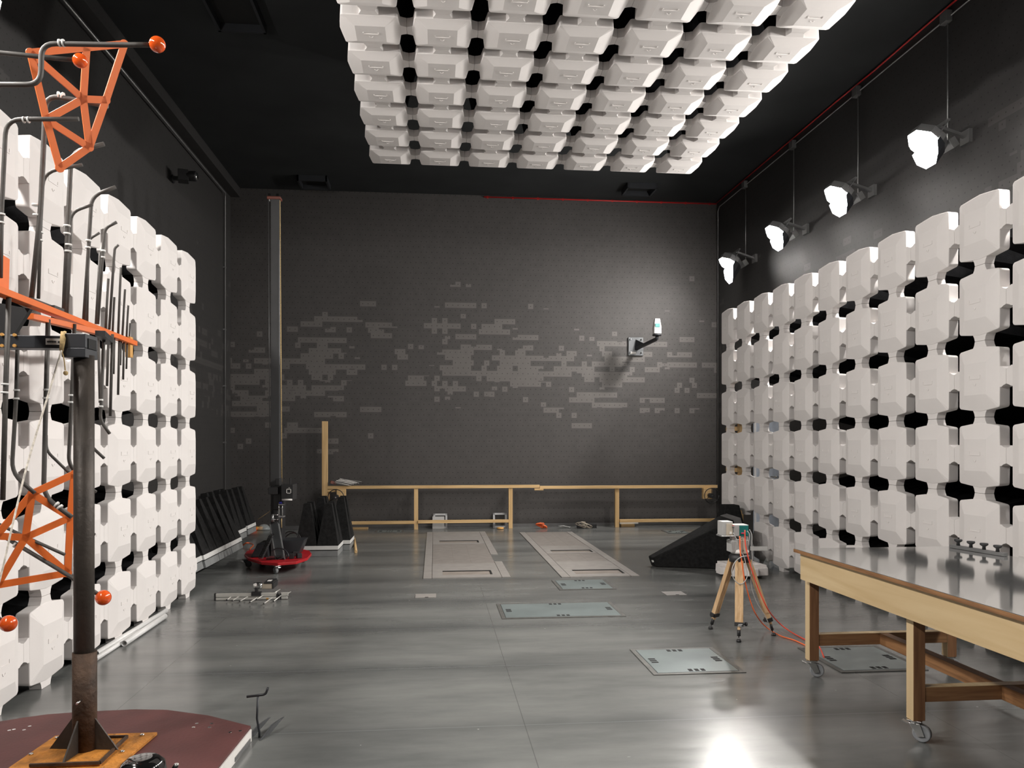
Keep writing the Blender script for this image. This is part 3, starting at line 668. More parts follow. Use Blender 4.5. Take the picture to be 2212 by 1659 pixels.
MX, MY = -1.70, 4.02
M0 = aY(181.5, 1500, 4.05); MX, MY = M0.x, 4.05
t = thing('antenna_mast', 'dark steel mast pole on a rusty ochre base plate, carrying the orange antenna', 'mast', (MX, MY, .08))
zt = aY(181, 768, MY).z
G().tube([(MX, MY, .10), (MX, MY, zt)], .046, 28).build('pole', 'mast_steel', t)
zs = aY(183, 1408, MY).z
G().tube([(MX+.003, MY, .10), (MX+.003, MY, zs)], .0545, 28).build('sleeve', 'rusty_steel', t)
G().tube([aY(176, 1512, MY-.06), aY(165, 1521, MY-.10)], .005, 8).build('lock_pin', 'chrome', t)
A = .215; rz = .0
G().prism([(MX-.27, MY-.27), (MX+.225, MY-.27), (MX+.265, MY+.235), (MX-.24, MY+.235)], .081, .096).build('ground_plate', 'ochre_paint', t, bev=.002)
G().bx(MX-.16, MX+.15, MY-.19, MY+.14, .096, .108).build('foot_plate', 'ochre_paint', t, bev=.002)
G().bar((MX-.16, MY-.19, .112), (MX+.15, MY-.19, .112), .012, .014).bar((MX+.15, MY-.19, .112), (MX+.15, MY+.14, .112), .012, .014).bar((MX+.15, MY+.14, .112), (MX-.16, MY+.14, .112), .012, .014).build('rim_bar', 'rusty_steel', t)
for a in (0, 90, 180, 270):
    a = math.radians(a-8); dx, dy = math.cos(a), math.sin(a); nx, ny = -dy*.004, dx*.004
    pr = [(.05, .108), (.170, .108), (.05, .268)]
    G().add([V((MX+dx*r+sg*nx, MY+dy*r+sg*ny, z)) for sg in (-1, 1) for r, z in pr], [(0, 2, 1), (3, 4, 5), (0, 1, 4, 3), (1, 2, 5, 4), (2, 0, 3, 5)]).build('gusset', 'mast_steel', t)
for x, y in ((-.24, -.24), (.18, -.24), (.205, .19), (-.21, .19), (.19, -.03), (-.235, -.02)): G().lathe([(.011, 0), (.011, .008), (.006, .010)], (MX+x, MY+y, .096), 'Z', 6).build('bolt', 'chrome', t)
# head and arm
YA = 4.05
h0, h1 = aY(147, 724, YA), aY(198, 755, YA)
G().bx(h0.x, h1.x, YA-.07, YA+.07, h1.z, h0.z).bx(h0.x+.0, h1.x+.0, YA-.07, YA+.07, h1.z-.045, h1.z).build('arm_socket', 'dark_metal', t, bev=.003)
G().bx(h1.x, h1.x+.004, YA-.045, YA+.045, h1.z+.0, h0.z-.02).build('socket_mouth', 'slot_black', t)
a0, a1 = aY(-160, 721, YA-.06), aY(147, 752, YA-.06)
G().bx(a0.x, a1.x, YA-.05, YA+.05, a1.z, a0.z).build('arm_beam', 'dark_metal', t, bev=.003)
p0, p1 = aY(99, 731, YA-.052), aY(133, 745, YA-.052)
np_ = G().bx(p0.x, p1.x, YA-.054, YA-.050, p1.z, p0.z).build('name_plate', 'white_paint', t)
g = G(); w = p1.x-p0.x
for i in range(9): g.bx(p0.x+w*(.10+.065*i), p0.x+w*(.145+.065*i), YA-.0555, YA-.054, p0.z-.020, p0.z-.012)
g.lathe([(.005, -.0555), (.005, -.054)], (p0.x+w*.85, YA, p0.z-.017), 'Y', 12).build('plate_lettering', 'dark_plastic', np_)
for u, v in ((6, 723), (6, 747), (33, 724), (33, 747)): G().lathe([(.008, 0), (.008, -.012)], aY(u, v, YA-.05), 'Y', 6).build('bolt', 'amber', t)
# rope
t = thing('guy_rope', 'thin frayed white rope tied round the antenna arm and hanging left', 'rope', aY(136, 760, 3.97))
G().tube([aY(136, 717, 3.97), aY(134, 735, 3.96), aY(133, 757, 3.97)], .010, 8).tube([aY(140, 717, 4.0), aY(137, 740, 3.965), aY(133, 759, 3.97)], .008, 8).build('knot', 'rope_tan', t)
G().tube(smooth_pts([aY(133, 757, 3.96), aY(105, 850, 3.9), aY(60, 1000, 3.8), aY(28, 1130, 3.7), aY(0, 1250, 3.65), aY(-50, 1420, 3.6)]), .0045, 6).build('strand', 'rope_white', t)
G().tube(smooth_pts([aY(133, 757, 3.96), aY(138, 775, 3.96), aY(141, 800, 3.96)]), .003, 6).ball(aY(142, 806, 3.96), .011, 10).build('loose_end', 'rope_tan', t)

# antenna
t = thing('log_periodic_antenna', 'large orange antenna with grey bent rods and orange balls on the left mast', 'antenna', (-2.1, 4.3, 2.28))
ZB = 2.28
def boom(u0, v0, u1, v1, z0, z1, w, h, nm='boom'):
    G().bar(aZ(u0, v0, z0), aZ(u1, v1, z1), w, h).build(nm, 'orange_paint', t, bev=.002)
B0, B1 = aZ(-330, 500, ZB), aZ(288, 742, ZB)
bq0, bq1 = aZ(65, 683, 2.235), aZ(228, 722, 2.225)
B0 = B1+(aZ(10, 634, ZB)-B1)*2.0
G().bar(B0, B1, .055, .032).build('boom', 'orange_paint', t, bev=.002)
G().bar(bq0, bq1, .04, .03).build('lower_boom', 'orange_paint', t, bev=.002)
pz = aZ(10, 634, ZB)
G().plate([aX(-60, 620, pz.x-.03), aX(-60, 530, pz.x-.03), aX(0, 548, pz.x-.03), aX(19, 560, pz.x-.03), aX(17, 628, pz.x-.03)], None, (1, .1, 0), .008).build('side_plate', 'orange_paint', t)
def boomY(u):
    a, b = 10, 288
    best = B0; bd = 1e9
    for i in range(201):
        p = B0.lerp(B1, i/200); d = abs(_proj(p)[0]-u)
        if d < bd: bd = d; best = p
    return best.y
def _proj(p):
    xc = p.x*_c-p.y*_s; zc = p.x*_s+p.y*_c
    return (1106+FPX*xc/zc, V0-FPX*(p.z-H)/zc)
def elem(px, Y, r=.010, bands=(), rnd=.07):
    pts = [aY(u, v, (Y if not isinstance(Y, (list, tuple)) else Y[i])) for i, (u, v) in enumerate(px)]
    o = G().tube(arc_pts(pts, rnd), r, 10).build('element', 'rod_grey', t)
    for (u, v, u2, v2) in bands:
        Yb = Y if not isinstance(Y, (list, tuple)) else sum(Y)/len(Y)
        G().tube([aY(u, v, Yb), aY(u2, v2, Yb)], r*1.45, 10).build('clamp_band', 'white_plastic', o)
    return pts
def ball(u, v, Y, r):
    G().ball(aY(u, v, Y), r).build('end_ball', 'orange_gloss', t)
# long folded elements, upper side
elem([(-40, 183), (88, 183), (90, 94), (265, 97), (322, 97)], 3.45, .0105, [(127, 93, 131, 93), (135, 93, 139, 93)], .055); ball(340, 96, 3.45, .033)
elem([(-40, 110), (0, 114), (165, 130)], 3.75, .010); ball(173, 131, 3.75, .032)
y3, y4, y5, y6, y8 = boomY(72), 3.85, boomY(88), boomY(140), boomY(180)
elem([(67, 655), (88, 450), (99, 205), (233, 229)], y3, .0125, [(77, 555-110, 77, 441), (79, 463, 79, 467), (126, 206, 129, 206), (134, 207, 137, 208)])
elem([(1, 600), (3, 470), (13, 258), (170, 257)], y4, .010, [(4, 461, 4, 465), (3, 479, 3, 483), (50, 259, 53, 259), (60, 259, 63, 259)])
elem([(83, 645), (88, 480), (94, 372), (178, 356)], y5, .0085, [(88, 500, 88, 504), (87, 517, 87, 521)])
elem([(138, 680), (146, 500), (154, 329), (225, 311)], y6, .0125, [(145, 486, 145, 490), (145, 503, 145, 507), (148, 527, 148, 531), (147, 541, 147, 545)])
elem([(144, 690), (151, 560), (153, 458), (200, 442)], y6+.12, .0085)
elem([(181, 695), (190, 560), (198, 423), (250, 404)], y8, .0105, [(191, 518, 191, 522), (190, 533, 190, 537)])
elem([(188, 700), (191, 517), (215, 503)], y8+.1, .0075)
Y9 = boomY(212)
elem([(211, 700), (222, 545), (227, 492), (252, 480)], Y9, .0095, [(223, 540, 223, 544), (222, 554, 222, 558)])
elem([(236, 712), (246, 560), (248, 536), (256, 529)], boomY(238), .008)
for (u0, v0, u1, v1, r) in ((207, 700, 216, 545, .007), (228, 712, 234, 602, .0075), (243, 722, 247, 642, .007), (255, 728, 261, 578, .0075), (264, 732, 270, 625, .007), (273, 735, 277, 660, .0065), (279, 737, 281, 698, .0055)):
    elem([(u0, v0), (u1, v1)], boomY(u0), r)
# lower side
elem([(19, 640), (12, 850), (6, 1080)], 3.85, .0115, [(11, 828, 11, 832), (10, 846, 10, 850)])
elem([(39, 700), (35, 860), (25, 1022), (75, 1065)], 4.2, .010, [(36, 841, 36, 845), (35, 859, 35, 863)])
elem([(104, 690), (99, 870), (94, 1072), (155, 1117)], 4.32, .012, [(101, 840, 101, 844), (100, 858, 100, 862), (121, 1089, 124, 1091), (128, 1094, 131, 1097)])
elem([(100, 940), (100, 974), (148, 1020)], 4.4, .0075)
elem([(161, 700), (155, 860), (148, 1000), (170, 1030)], 4.5, .010, [(154, 852, 154, 856), (153, 867, 153, 871)])
elem([(175, 935), (200, 967), (225, 990)], 4.6, .0085)
elem([(225, 715), (219, 865), (216, 908), (237, 937)], 4.75, .009, [(218, 862, 218, 866), (218, 876, 218, 880)])
elem([(243, 722), (238, 899)], 4.85, .0085)
for (u0, v0, u1, v1, r) in ((212, 712, 216, 870, .008), (235, 716, 231, 834, .008), (247, 724, 245, 808, .0075), (258, 728, 255, 853, .0075), (268, 732, 266, 820, .007), (275, 735, 273, 797, .006), (262, 732, 260, 789, .006)):
    elem([(u0, v0), (u1, v1)], boomY(u0), r)
elem([(-20, 1124), (55, 1160), (140, 1198)], 4.30, .0085)
elem([(-20, 1142), (140, 1238), (214, 1285)], 4.35, .011, [(31, 1176, 35, 1178), (40, 1181, 44, 1183)]); ball(223, 1291, 4.36, .040)
elem([(-40, 1314), (4, 1340)], 4.1, .010); ball(18, 1347, 4.1, .040)
elem([(188, 1050), (208, 1063)], 4.6, .0085); elem([(190, 1150), (205, 1155)], 4.6, .0085)
# spreader plates: flat orange trusses tying the rod ends
def truss(nodes_, bars, w, nm='spreader_plate'):
    n = V((.72, -.66, -.12)).normalized()       # one flat sheet: every node lies in the plane through the anchor node
    q0 = aY(*nodes_['anchor']); P = {}
    for k, (u, v, Y) in nodes_.items():
        if k == 'anchor': continue
        d_ = V(ray(u, v)); o_ = V((0, 0, H)); P[k] = o_+d_*((q0-o_).dot(n)/d_.dot(n))
    g = G()
    for a, b in bars: g.bar(P[a], P[b], w, .007, n)
    for k in P: g.add([], []); 
    r = w*.62
    for k, p in P.items():
        e1 = n.orthogonal().normalized(); e2 = n.cross(e1)
        g.plate([p+(e1*math.cos(q*PI/8)+e2*math.sin(q*PI/8))*r for q in range(16)], None, n, .0066)
    g.build(nm, 'orange_paint', t)
truss({'anchor': (150, 230, 3.95), 'A': (66, 114, 3.75), 'B': (269, 95, 3.45), 'C': (129, 363, y5), 'D': (193, 318, y6), 'M': (180, 214, y3), 'L': (100, 258, 3.98), 'T': (187, 104, 3.6), 'R': (229, 216, 3.98)},
      [('A', 'B'), ('A', 'L'), ('L', 'C'), ('C', 'D'), ('B', 'R'), ('R', 'D'), ('A', 'M'), ('T', 'M'), ('M', 'R'), ('M', 'L'), ('L', 'D'), ('M', 'D')], .033)
truss({'anchor': (80, 1160, 4.30), 'a': (69, 1066, 4.25), 'b': (160, 1024, 4.5), 'c': (152, 1118, 4.36), 'd': (55, 1161, 4.3), 'e': (146, 1238, 4.36), 'f': (-6, 1264, 4.15), 'h': (-8, 1158, 4.15)},
      [('b', 'a'), ('b', 'c'), ('a', 'c'), ('c', 'e'), ('a', 'd'), ('a', 'h'), ('d', 'h'), ('d', 'c'), ('d', 'e'), ('d', 'f'), ('e', 'f')], .035)
# black carrier blocks, tip insulator
for (u, v, w, h) in ((85, 662, .26, .02), (118, 672, .12, .02)):
    c = aZ(u, v, ZB+.01); G().box(c+V((0, 0, .012)), (.05, w, .02), rz=.03).build('clamp_block', 'dark_plastic', t, bev=.002)
G().plate([aY(-30, 650, 4.1), aY(68, 668, 4.1), aY(34, 722, 4.1), aY(-30, 722, 4.1)], None, (0, 1, 0), .03).build('support_bracket', 'dark_plastic', t)
G().bar(aY(208, 712, 4.6)+V((.02, 0, -.02)), aY(238, 732, 4.9)+V((0, 0, -.02)), .05, .03).build('balun_block', 'dark_plastic', t)
c = aY(279, 750, boomY(280))
G().box(c, (.035, .05, .14)).build('tip_insulator', 'amber', t, bev=.004)

# ------------------------------------------------------------ glossy black stool at the bottom edge
c = aY(306, 1659, 3.0)
t = thing('black_stool', 'glossy black round stool at the bottom edge in front of the mast base', 'stool', (c.x, c.y, .08))
zt = aY(306, 1636, 3.0).z
G().lathe([(.078, -.10), (.080, -.05), (.074, -.02), (.055, -.004), (.03, 0), (.001, 0)], (c.x+.005, c.y, zt), 'Z', 32).build('seat', 'black_gloss', t)
G().tube([(c.x, c.y, .11), (c.x, c.y, zt-.07)], .02, 12).build('column', 'black_gloss', t)
g = G()
for k in range(5): a = 2*PI*k/5; g.bar((c.x, c.y, .115), (c.x+.2*math.cos(a), c.y+.2*math.sin(a), .092), .035, .02)
g.build('foot_star', 'black_gloss', t)
G().tube([V((c.x+.02, c.y, zt-.1)), aY(370, 1669, 2.93), aY(380, 1654, 2.9)], .0085, 10).build('lever', 'black_gloss', t)
G().lathe([(.0085, 0), (.007, .006)], aY(381, 1653, 2.9), 'Z', 10).build('lever_tip', 'chrome', t)

# ------------------------------------------------------------ white pipes on the floor, left
def pipe(a, b, r, lab):
    a, b = V(a), V(b); d = (b-a).normalized(); n = 16; o = G()
    up = V((0, 0, 1)); s_ = d.cross(up); vs = []
    for p, rr in ((a, r), (b, r), (b, r*.84), (a, r*.84)):
        vs += [p+(up*math.sin(2*PI*k/n)+s_*math.cos(2*PI*k/n))*rr for k in range(n)]
    fs = []
    for i in range(4):
        for k in range(n): fs.append((i*n+k, i*n+(k+1) % n, ((i+1) % 4)*n+(k+1) % n, ((i+1) % 4)*n+k))
    o.add(vs, fs, True); return tag(o.build('plastic_pipe', 'pipe_white'), lab, 'pipe', 'white pipes on the floor')
r = .024
pipe(aZ(268, 1390, r), aZ(356, 1331, r), r, 'shorter white plastic pipe on the floor, farther from the left wall blocks')
pipe(aZ(208, 1412, r), aZ(359, 1319, r), .022, 'long white plastic pipe beside the left wall blocks')
pipe(aZ(206, 1424, .018), aZ(300, 1363, .018), .018, 'white plastic pipe with reddish end nearest the mast')

# ------------------------------------------------------------ floor absorber tiles
def tile(x, y, hgt, lab, rot=0, tilt=0, h1=.045, z0=.16, grp='black pyramid absorber tiles standing on the floor', base=True):
    t = thing('absorber_tile', lab, 'absorber', (0, 0, 0), grp)
    G().bx(-.29, .29, -.29, .29, .001, .085).build('base_box', 'base_grey', t, bev=.002)
    G().bx(-.297, .297, -.297, .297, .087, .095).build('gasket', 'slot_black', t)
    G().bx(-.297, .297, -.297, .297, .095, .15).build('white_board', 'white_plastic', t, bev=.002)
    for i in (-1, 1):
        for j in (-1, 1): G().frustum((i*.148, j*.148), .147, h1, .15, hgt).build('foam_pyramid', 'foam_floor', t)
    t.location = (x, y, (.29*math.sin(abs(tilt)) if tilt else 0)); t.rotation_euler = (0, tilt, rot)
    return t
tile(-1.64, 11.63, .74, 'black four pyramid absorber tile on a white base right of the red-based mast')
tile(-1.54, 12.26, .78, 'black pyramid absorber tile right behind the one beside the red-based mast')
for i, (x, y, lab) in enumerate(((-2.95, 9.25, 'black pyramid absorber tile on the left floor, nearest the white blocks'), (-2.93, 9.86, 'second black pyramid absorber tile along the left floor row'), (-2.93, 10.47, 'third black pyramid absorber tile along the left floor row'), (-2.93, 11.08, 'last black pyramid absorber tile of the front row, left of the red base'))):
    tile(x, y, .80, lab, 0, -.24)
tile(-3.33, 13.72, .80, 'black pyramid absorber tile alone in the far left corner', 0, -.14)
tile(-3.3, 12.9, .80, 'black pyramid absorber tile against the left wall behind the front row', 0, -.14)
# big lying pyramid, right
t = thing('foam_pyramid_large', 'long black foam pyramid lying on its side before the right wall', 'absorber', (3.0, 9.9, 0))
bq = [V((3.92, 9.62, .004)), V((3.97, 10.22, .004)), V((3.78, 10.24, .63)), V((3.73, 9.64, .63))]
tp = [V((2.83, 9.955, .004)), V((2.80, 10.09, .004)), V((2.76, 10.09, .125)), V((2.79, 9.955, .125))]
G().add(bq+tp, [(0, 1, 2, 3), (7, 6, 5, 4), (0, 4, 5, 1), (1, 5, 6, 2), (2, 6, 7, 3), (3, 7, 4, 0)]).build('foam_body', 'foam_floor', t, bev=.012)
sh = V((.09, -.005, .026))
G().add(bq+[p+sh for p in bq], [(0, 3, 2, 1), (4, 5, 6, 7), (0, 1, 5, 4), (1, 2, 6, 5), (2, 3, 7, 6), (3, 0, 4, 7)]).build('base_plate', 'steel_grey', t, bev=.004)
G().bx(3.93, 4.14, 9.555, 9.60, .25, .30).build('white_strip', 'white_plastic', t, bev=.003)
G().box((2.797, 9.995, .075), (.02, .05, .022), ry=-.3).build('tip_vent', 'white_plastic', t)
t2 = thing('foam_offcut', 'black foam block resting behind the lying pyramid near the right wall', 'foam', (4.1, 10.5, 0))
G().frustum((4.02, 10.6), .26, .10, .001, .74, (.05, .05)).build('foam_body', 'foam_floor', t2, bev=.01)
# removed cap lying face down
me = CAP.copy(); o = bpy.data.objects.new('loose_cap', me); C.objects.link(o)
o.matrix_world = Matrix.Translation((3.66, 9.62-.11, 1.242-.002)) @ Matrix.Rotation(.16, 4, 'Z') @ Matrix.Rotation(PI, 4, 'X')
o.matrix_world = Matrix.Translation((3.66, 9.20, 1.237)) @ Matrix.Rotation(.1, 4, 'Z') @ Matrix.Rotation(PI, 4, 'X')
tag(o, 'loose white absorber cap lying face down behind the tripod', 'absorber cap')
OFF[o] = V((0, 0, 0))
g = G(); zi = 1.109
for x0, x1, y0, y1 in ((-.21, .21, -.21, -.17), (-.21, .21, .17, .21), (-.21, -.17, -.17, .17), (.17, .21, -.17, .17), (-.02, .02, -.17, .17), (-.17, .17, -.02, .02), (-.12, -.08, -.17, .17)):
    g.bx(x0, x1, y0, y1, zi-.03, zi)
g.build('back_ribs', 'cap_white', o)
tag(G().add([aZ(1640, 1236, .002), aZ(1655, 1232, .002), aZ(1672, 1222, .002), aZ(1650, 1222, .15), aZ(1655, 1205, .20), aZ(1646, 1222, .12), aZ(1665, 1228, .07)], [(0, 1, 5), (1, 2, 6), (1, 6, 5), (5, 6, 4), (3, 5, 4), (2, 4, 6), (0, 5, 3)]).build('plastic_sheet', 'bag_clear'), 'crumpled clear plastic sheet on the floor right of the tripod', 'sheet')
tag(G().tube([aZ(1625, 1225, .04), aZ(1640, 1238, .03)], .035, 14).build('black_tube', 'black_gloss'), 'short shiny black tube on the floor right behind the tripod', 'tube')

# ------------------------------------------------------------ tripod with instruments
ap = V((2.515, 6.36, .63))
t = thing('wooden_tripod', 'pale wooden tripod with black fittings standing before the lying pyramid', 'tripod', (ap.x, ap.y, 0))
feet = [aZ(1535, 1359, 0), aZ(1596, 1387, 0), aZ(1671, 1373, 0)]
G().lathe([(.055, -.02), (.085, -.015), (.088, .03), (.07, .05), (.05, .055)], ap, 'Z', 24).build('crown', 'dark_plastic', t)
for i, f in enumerate(feet):
    d = V((f.x-ap.x, f.y-ap.y, 0)).normalized(); a = ap+d*.07+V((0, 0, .0))
    tip = f+V((0, 0, .012)); L = (tip-a)
    nrm = d
    o = G()
    tdir = V((-d.y, d.x, 0))
    for s_ in (-1, 1): o.bar(a+tdir*s_*.0215, a+L*.82+tdir*s_*.020, .024, .036, nrm)
    o.bar(a+L*.02, a+L*.87, .0225, .031, nrm)
    lg = o.build('leg', 'tripod_wood', t, bev=.003)
    q = a+L*.80
    G().bar(q-L*.025, q+L*.025, .072, .05, nrm).build('clamp_collar', 'dark_plastic', lg, bev=.003)
    sd = V((1, 0, 0)) if i == 1 else (V((-.7, -.7, 0)) if i == 0 else V((-.7, -.5, 0)))
    G().tube([q+sd*.036, q+sd*.055], .006, 8).tube([q+sd*.052, q+sd*.066], .016, 8).build('clamp_knob', 'dark_plastic', lg)
    if i == 1:
        g = G()
        for k, (w_, z_) in enumerate(((.035, .006), (.045, -.005))): g.box(q+V((0, -.032, z_)), (w_, .002, .006))
        g.build('collar_print', 'white_plastic', lg)
    G().tube([a+L*.86, a+L*.945], .014, 10).build('foot_shaft', 'dark_plastic', lg)
    G().tube([a+L*.945, a+L*.965], .005, 8).lathe([(.018, -.012), (.02, 0), (.014, .012)], tip, 'Z', 14).build('rubber_foot', 'dark_plastic', lg)
c0 = ap+V((0, 0, .055))
t = thing('positioner_head', 'grey pan and tilt head carrying two instrument boxes on the tripod', 'instrument', tuple(c0))
YI = 6.36
def ib(u0, v0, u1, v1, dy0, dy1, nm, mat, par=None, bev=.003):
    a, b = aY(u0, v0, YI+dy0), aY(u1, v1, YI+dy0); return G().bx(a.x, b.x, YI+dy0, YI+dy1, b.z, a.z).build(nm, mat, par or t, bev=bev)
G().lathe([(.07, 0), (.075, .015), (.07, .03), (.055, .04)], c0, 'Z', 24).build('turn_plate', 'white_paint', t)
ib(1580, 1168, 1617, 1193, -.05, .06, 'motor_body', 'grey_box'); ib(1599, 1167, 1612, 1196, -.075, -.05, 'front_cover', 'cream_box')
G().lathe([(.027, 0), (.027, .02)], aY(1605.5, 1169, YI-.072), 'Y', 20).build('front_dome', 'cream_box', t)
a = aY(1605, 1189, YI-.078); G().lathe([(.008, 0), (.005, -.008)], a, 'Y', 10).build('socket', 'chrome', t)
ib(1581, 1158, 1588, 1176, -.03, .02, 'tilt_arm', 'galvanised'); ib(1595, 1159, 1616, 1161, -.04, .05, 'cradle_top', 'grey_box'); ib(1613, 1159, 1616, 1170, -.04, .05, 'cradle_side', 'grey_box')
ib(1558, 1157.5, 1588, 1159.5, -.06, .06, 'shelf', 'galvanised')
b1 = ib(1560, 1127, 1583, 1157, -.055, .055, 'left_instrument', 'grey_box'); ib(1569, 1131, 1583, 1157, -.06, -.055, 'cream_panel', 'cream_box', b1); ib(1576, 1149, 1581, 1154, -.064, -.06, 'connector', 'white_paint', b1)
for u, v, m in ((1582, 1135, 'red_paint'), (1582, 1139, 'black_cable')):
    a = aY(u, v, YI-.06); G().tube([a, a+V((.012, -.01, -.002))], .0035, 6).build('plug', m, b1)
b2 = ib(1584, 1134, 1617, 1158, -.04, .07, 'right_instrument', 'grey_box'); ib(1597.5, 1135, 1617, 1158, -.045, -.04, 'teal_panel', 'teal', b2)
ib(1602, 1151, 1608, 1153, -.06, -.045, 'red_plug', 'magenta', b2)
def cable(nm, pts, r, m, lab, grp='cables hanging from the tripod instruments'):
    return tag(G().tube(smooth_pts(pts), r, 8).build(nm, m), lab, 'cable', grp)
Yc = YI-.09
cable('signal_cable', [aY(1598, 1158, Yc), aY(1599, 1190, Yc-.02), aY(1603.6, 1220.6, Yc-.03), aY(1609, 1255, Yc-.03), aY(1621, 1299, Yc-.02), aY(1634, 1329, Yc-.0), aZ(1653.5, 1353, .03), aZ(1684, 1372.6, .008), aZ(1716, 1383, .006), aZ(1745, 1396, .006), aZ(1768, 1402, .006)], .0052, 'orange_cable', 'orange cable curving from the tripod down to the bench leg')
cable('signal_cable', [aY(1609, 1145, Yc), aY(1610, 1173, Yc-.01), aY(1615.5, 1201, Yc-.02), aY(1625, 1233.6, Yc-.02), aY(1640.5, 1277, Yc-.01), aY(1660, 1318, Yc+.0), aZ(1684, 1346.5, .05), aZ(1710, 1366, .012), aZ(1742, 1383, .006), aZ(1768, 1396, .006), aZ(1780, 1420, .010)], .0052, 'coral_cable', 'red cable curving from the teal panel down to the floor hatch')
cable('signal_cable', [aY(1584, 1151, Yc), aY(1592, 1168, Yc), aY(1597, 1186, Yc), aY(1607, 1202, Yc-.01), aY(1612, 1225, Yc-.02), aY(1614, 1245, Yc-.03), aY(1606, 1259, Yc-.04), aY(1596, 1261, Yc-.05), aY(1585, 1250, Yc-.05), aY(1581, 1232, Yc-.05), aY(1588, 1214, Yc-.04), aY(1602, 1203, Yc-.03), aY(1618, 1201, Yc)], .0040, 'grey_cable', 'grey cable looped in front of the middle tripod leg')
cable('signal_cable', [aY(1614, 1147, Yc), aY(1619, 1155, Yc), aY(1617, 1172, Yc), aY(1616, 1180, Yc)], .0042, 'grey_cable', 'short grey cable arching beside the teal panel')
cable('signal_cable', [aY(1619, 1144, Yc), aY(1624, 1156, Yc), aY(1624, 1180, Yc), aY(1625, 1215, Yc), aY(1622, 1260, Yc), aY(1634, 1300, Yc), aY(1655, 1335, Yc), aZ(1668, 1372, .01)], .0038, 'grey_cable', 'long thin grey cable hanging right of the tripod to its foot')

# ------------------------------------------------------------ small antenna on the floor
t = thing('small_antenna', 'small silver rod antenna lying on the floor left of centre', 'antenna', (-1.85, 8.3, 0))
Yq = 8.28
def fz(u, v, y=Yq): p = aY(u, v, y); return p
a, b = fz(464, 1283), fz(597, 1288); G().bx(a.x, b.x, Yq, Yq+.03, b.z, a.z).bx(fz(606, 1283).x, fz(622, 1289).x, Yq, Yq+.03, b.z, a.z).build('upper_rail', 'silver', t, bev=.002)
a, b = fz(464, 1288), fz(621, 1291.5); G().bx(a.x, b.x, Yq+.012, Yq+.03, b.z, a.z).build('dark_channel', 'dark_plastic', t)
a, b = fz(464, 1291.5), fz(597, 1297); G().bx(a.x, b.x, Yq, Yq+.03, max(b.z, .004), a.z).bx(fz(606, 1291).x, fz(621, 1296).x, Yq, Yq+.03, max(b.z, .004), a.z).build('lower_rail', 'silver', t, bev=.002)
g = G()
for u in (463.5, 598, 605): p = fz(u, 1283); g.bx(p.x-.004, p.x+.012, Yq-.004, Yq+.034, .002, p.z+.004)
g.build('end_bracket', 'dark_plastic', t)
G().bx(fz(575, 1291).x, fz(580, 1295).x, Yq-.002, Yq, fz(575, 1294.5).z, fz(575, 1291.5).z).build('orange_sticker', 'amber', t)
for (u0, v0, u1, v1) in ((490, 1296, 503, 1286), (502, 1297.5, 518, 1287), (509, 1291, 520, 1283), (518, 1299, 535, 1289), (528, 1293, 540, 1285), (540, 1301, 555, 1291), (554, 1295, 569, 1286), (570, 1304, 588, 1291), (591, 1299, 610, 1284)):
    p = aZ(u0, v0, .02); q = aZ(u1, v1, .045)
    o = G().tube([p, q], .0055, 8).build('element', 'silver', t); G().ball(p, .008, 8).build('tip_cap', 'dark_plastic', o)
for (u0, v0, u1, v1) in ((594, 1280, 605, 1273), (619, 1284, 628, 1278)): G().tube([aY(u0, v0, Yq+.05), aY(u1, v1, Yq+.25)], .0055, 8).build('element', 'silver', t)
a, b = fz(543, 1279), fz(564, 1287); G().bx(a.x, b.x, Yq-.012, Yq+.04, b.z, a.z).bx(fz(550, 1268).x, fz(556, 1268).x, Yq, Yq+.04, a.z, fz(550, 1268).z).build('mount_block', 'dark_plastic', t, bev=.002)
a = fz(558, 1266); G().lathe([(.03, -.05), (.035, -.02), (.03, .02), (.018, .035)], a+V((0, .03, 0)), 'X', 14).build('joint_head', 'chrome', t)
a, b = aY(565, 1261, 8.35), aY(588, 1272, 8.35); G().bx(a.x, b.x, 8.35, 8.58, b.z, a.z).build('handle_box', 'cream_box', t, bev=.006)
G().bx(a.x+.02, b.x+.006, 8.345, 8.585, a.z, a.z+.012).bx(b.x, b.x+.012, 8.345, 8.585, b.z, a.z).build('handle_edge', 'dark_plastic', t)
G().bx(a.x+.04, a.x+.08, 8.42, 8.5, a.z+.012, a.z+.014).build('sticker', 'white_paint', t)
tag(G().tube([aZ(765, 1163, .02), aZ(769, 1192, .02)], .022, 6).build('wood_batten', 'pine_y'), 'short round wooden stick on the floor right of the black pyramid tile', 'stick')

# ------------------------------------------------------------ tall positioning mast on a red base
YM = 10.45
c = aY(600, 1200, YM); cx = c.x
t = thing('positioning_mast', 'very tall dark mast with black gearbox on a red wheeled base', 'mast', (cx, YM, 0))
poly = []
for u, v in ((533, 1190), (528, 1197), (536, 1205), (565, 1214), (600, 1216), (640, 1213), (664, 1205), (673, 1195), (668, 1189), (640, 1184), (600, 1182), (560, 1184)):
    p = aZ(u, v, .14); poly.append((p.x, p.y))
G().prism(poly, .105, .14).build('base_board', 'red_paint', t, bev=.006)
for (u, v) in ((608, 1232),):
    p = aZ(u, v, 0); castor(t, p.x, p.y-.28, .105, 2.2, R=.04)
castor(t, -2.40, 10.45, .105, .6, wheel='dark_plastic', R=.04, hm='dark_metal'); castor(t, -2.3, 10.8, .105, .3, wheel='dark_plastic', R=.04, hm='dark_metal'); castor(t, -1.75, 10.8, .105, 1.3, wheel='dark_plastic', R=.04, hm='dark_metal')
pY = YM+.05
pl, pr_ = aY(586.5, 700, pY), aY(605, 700, pY)
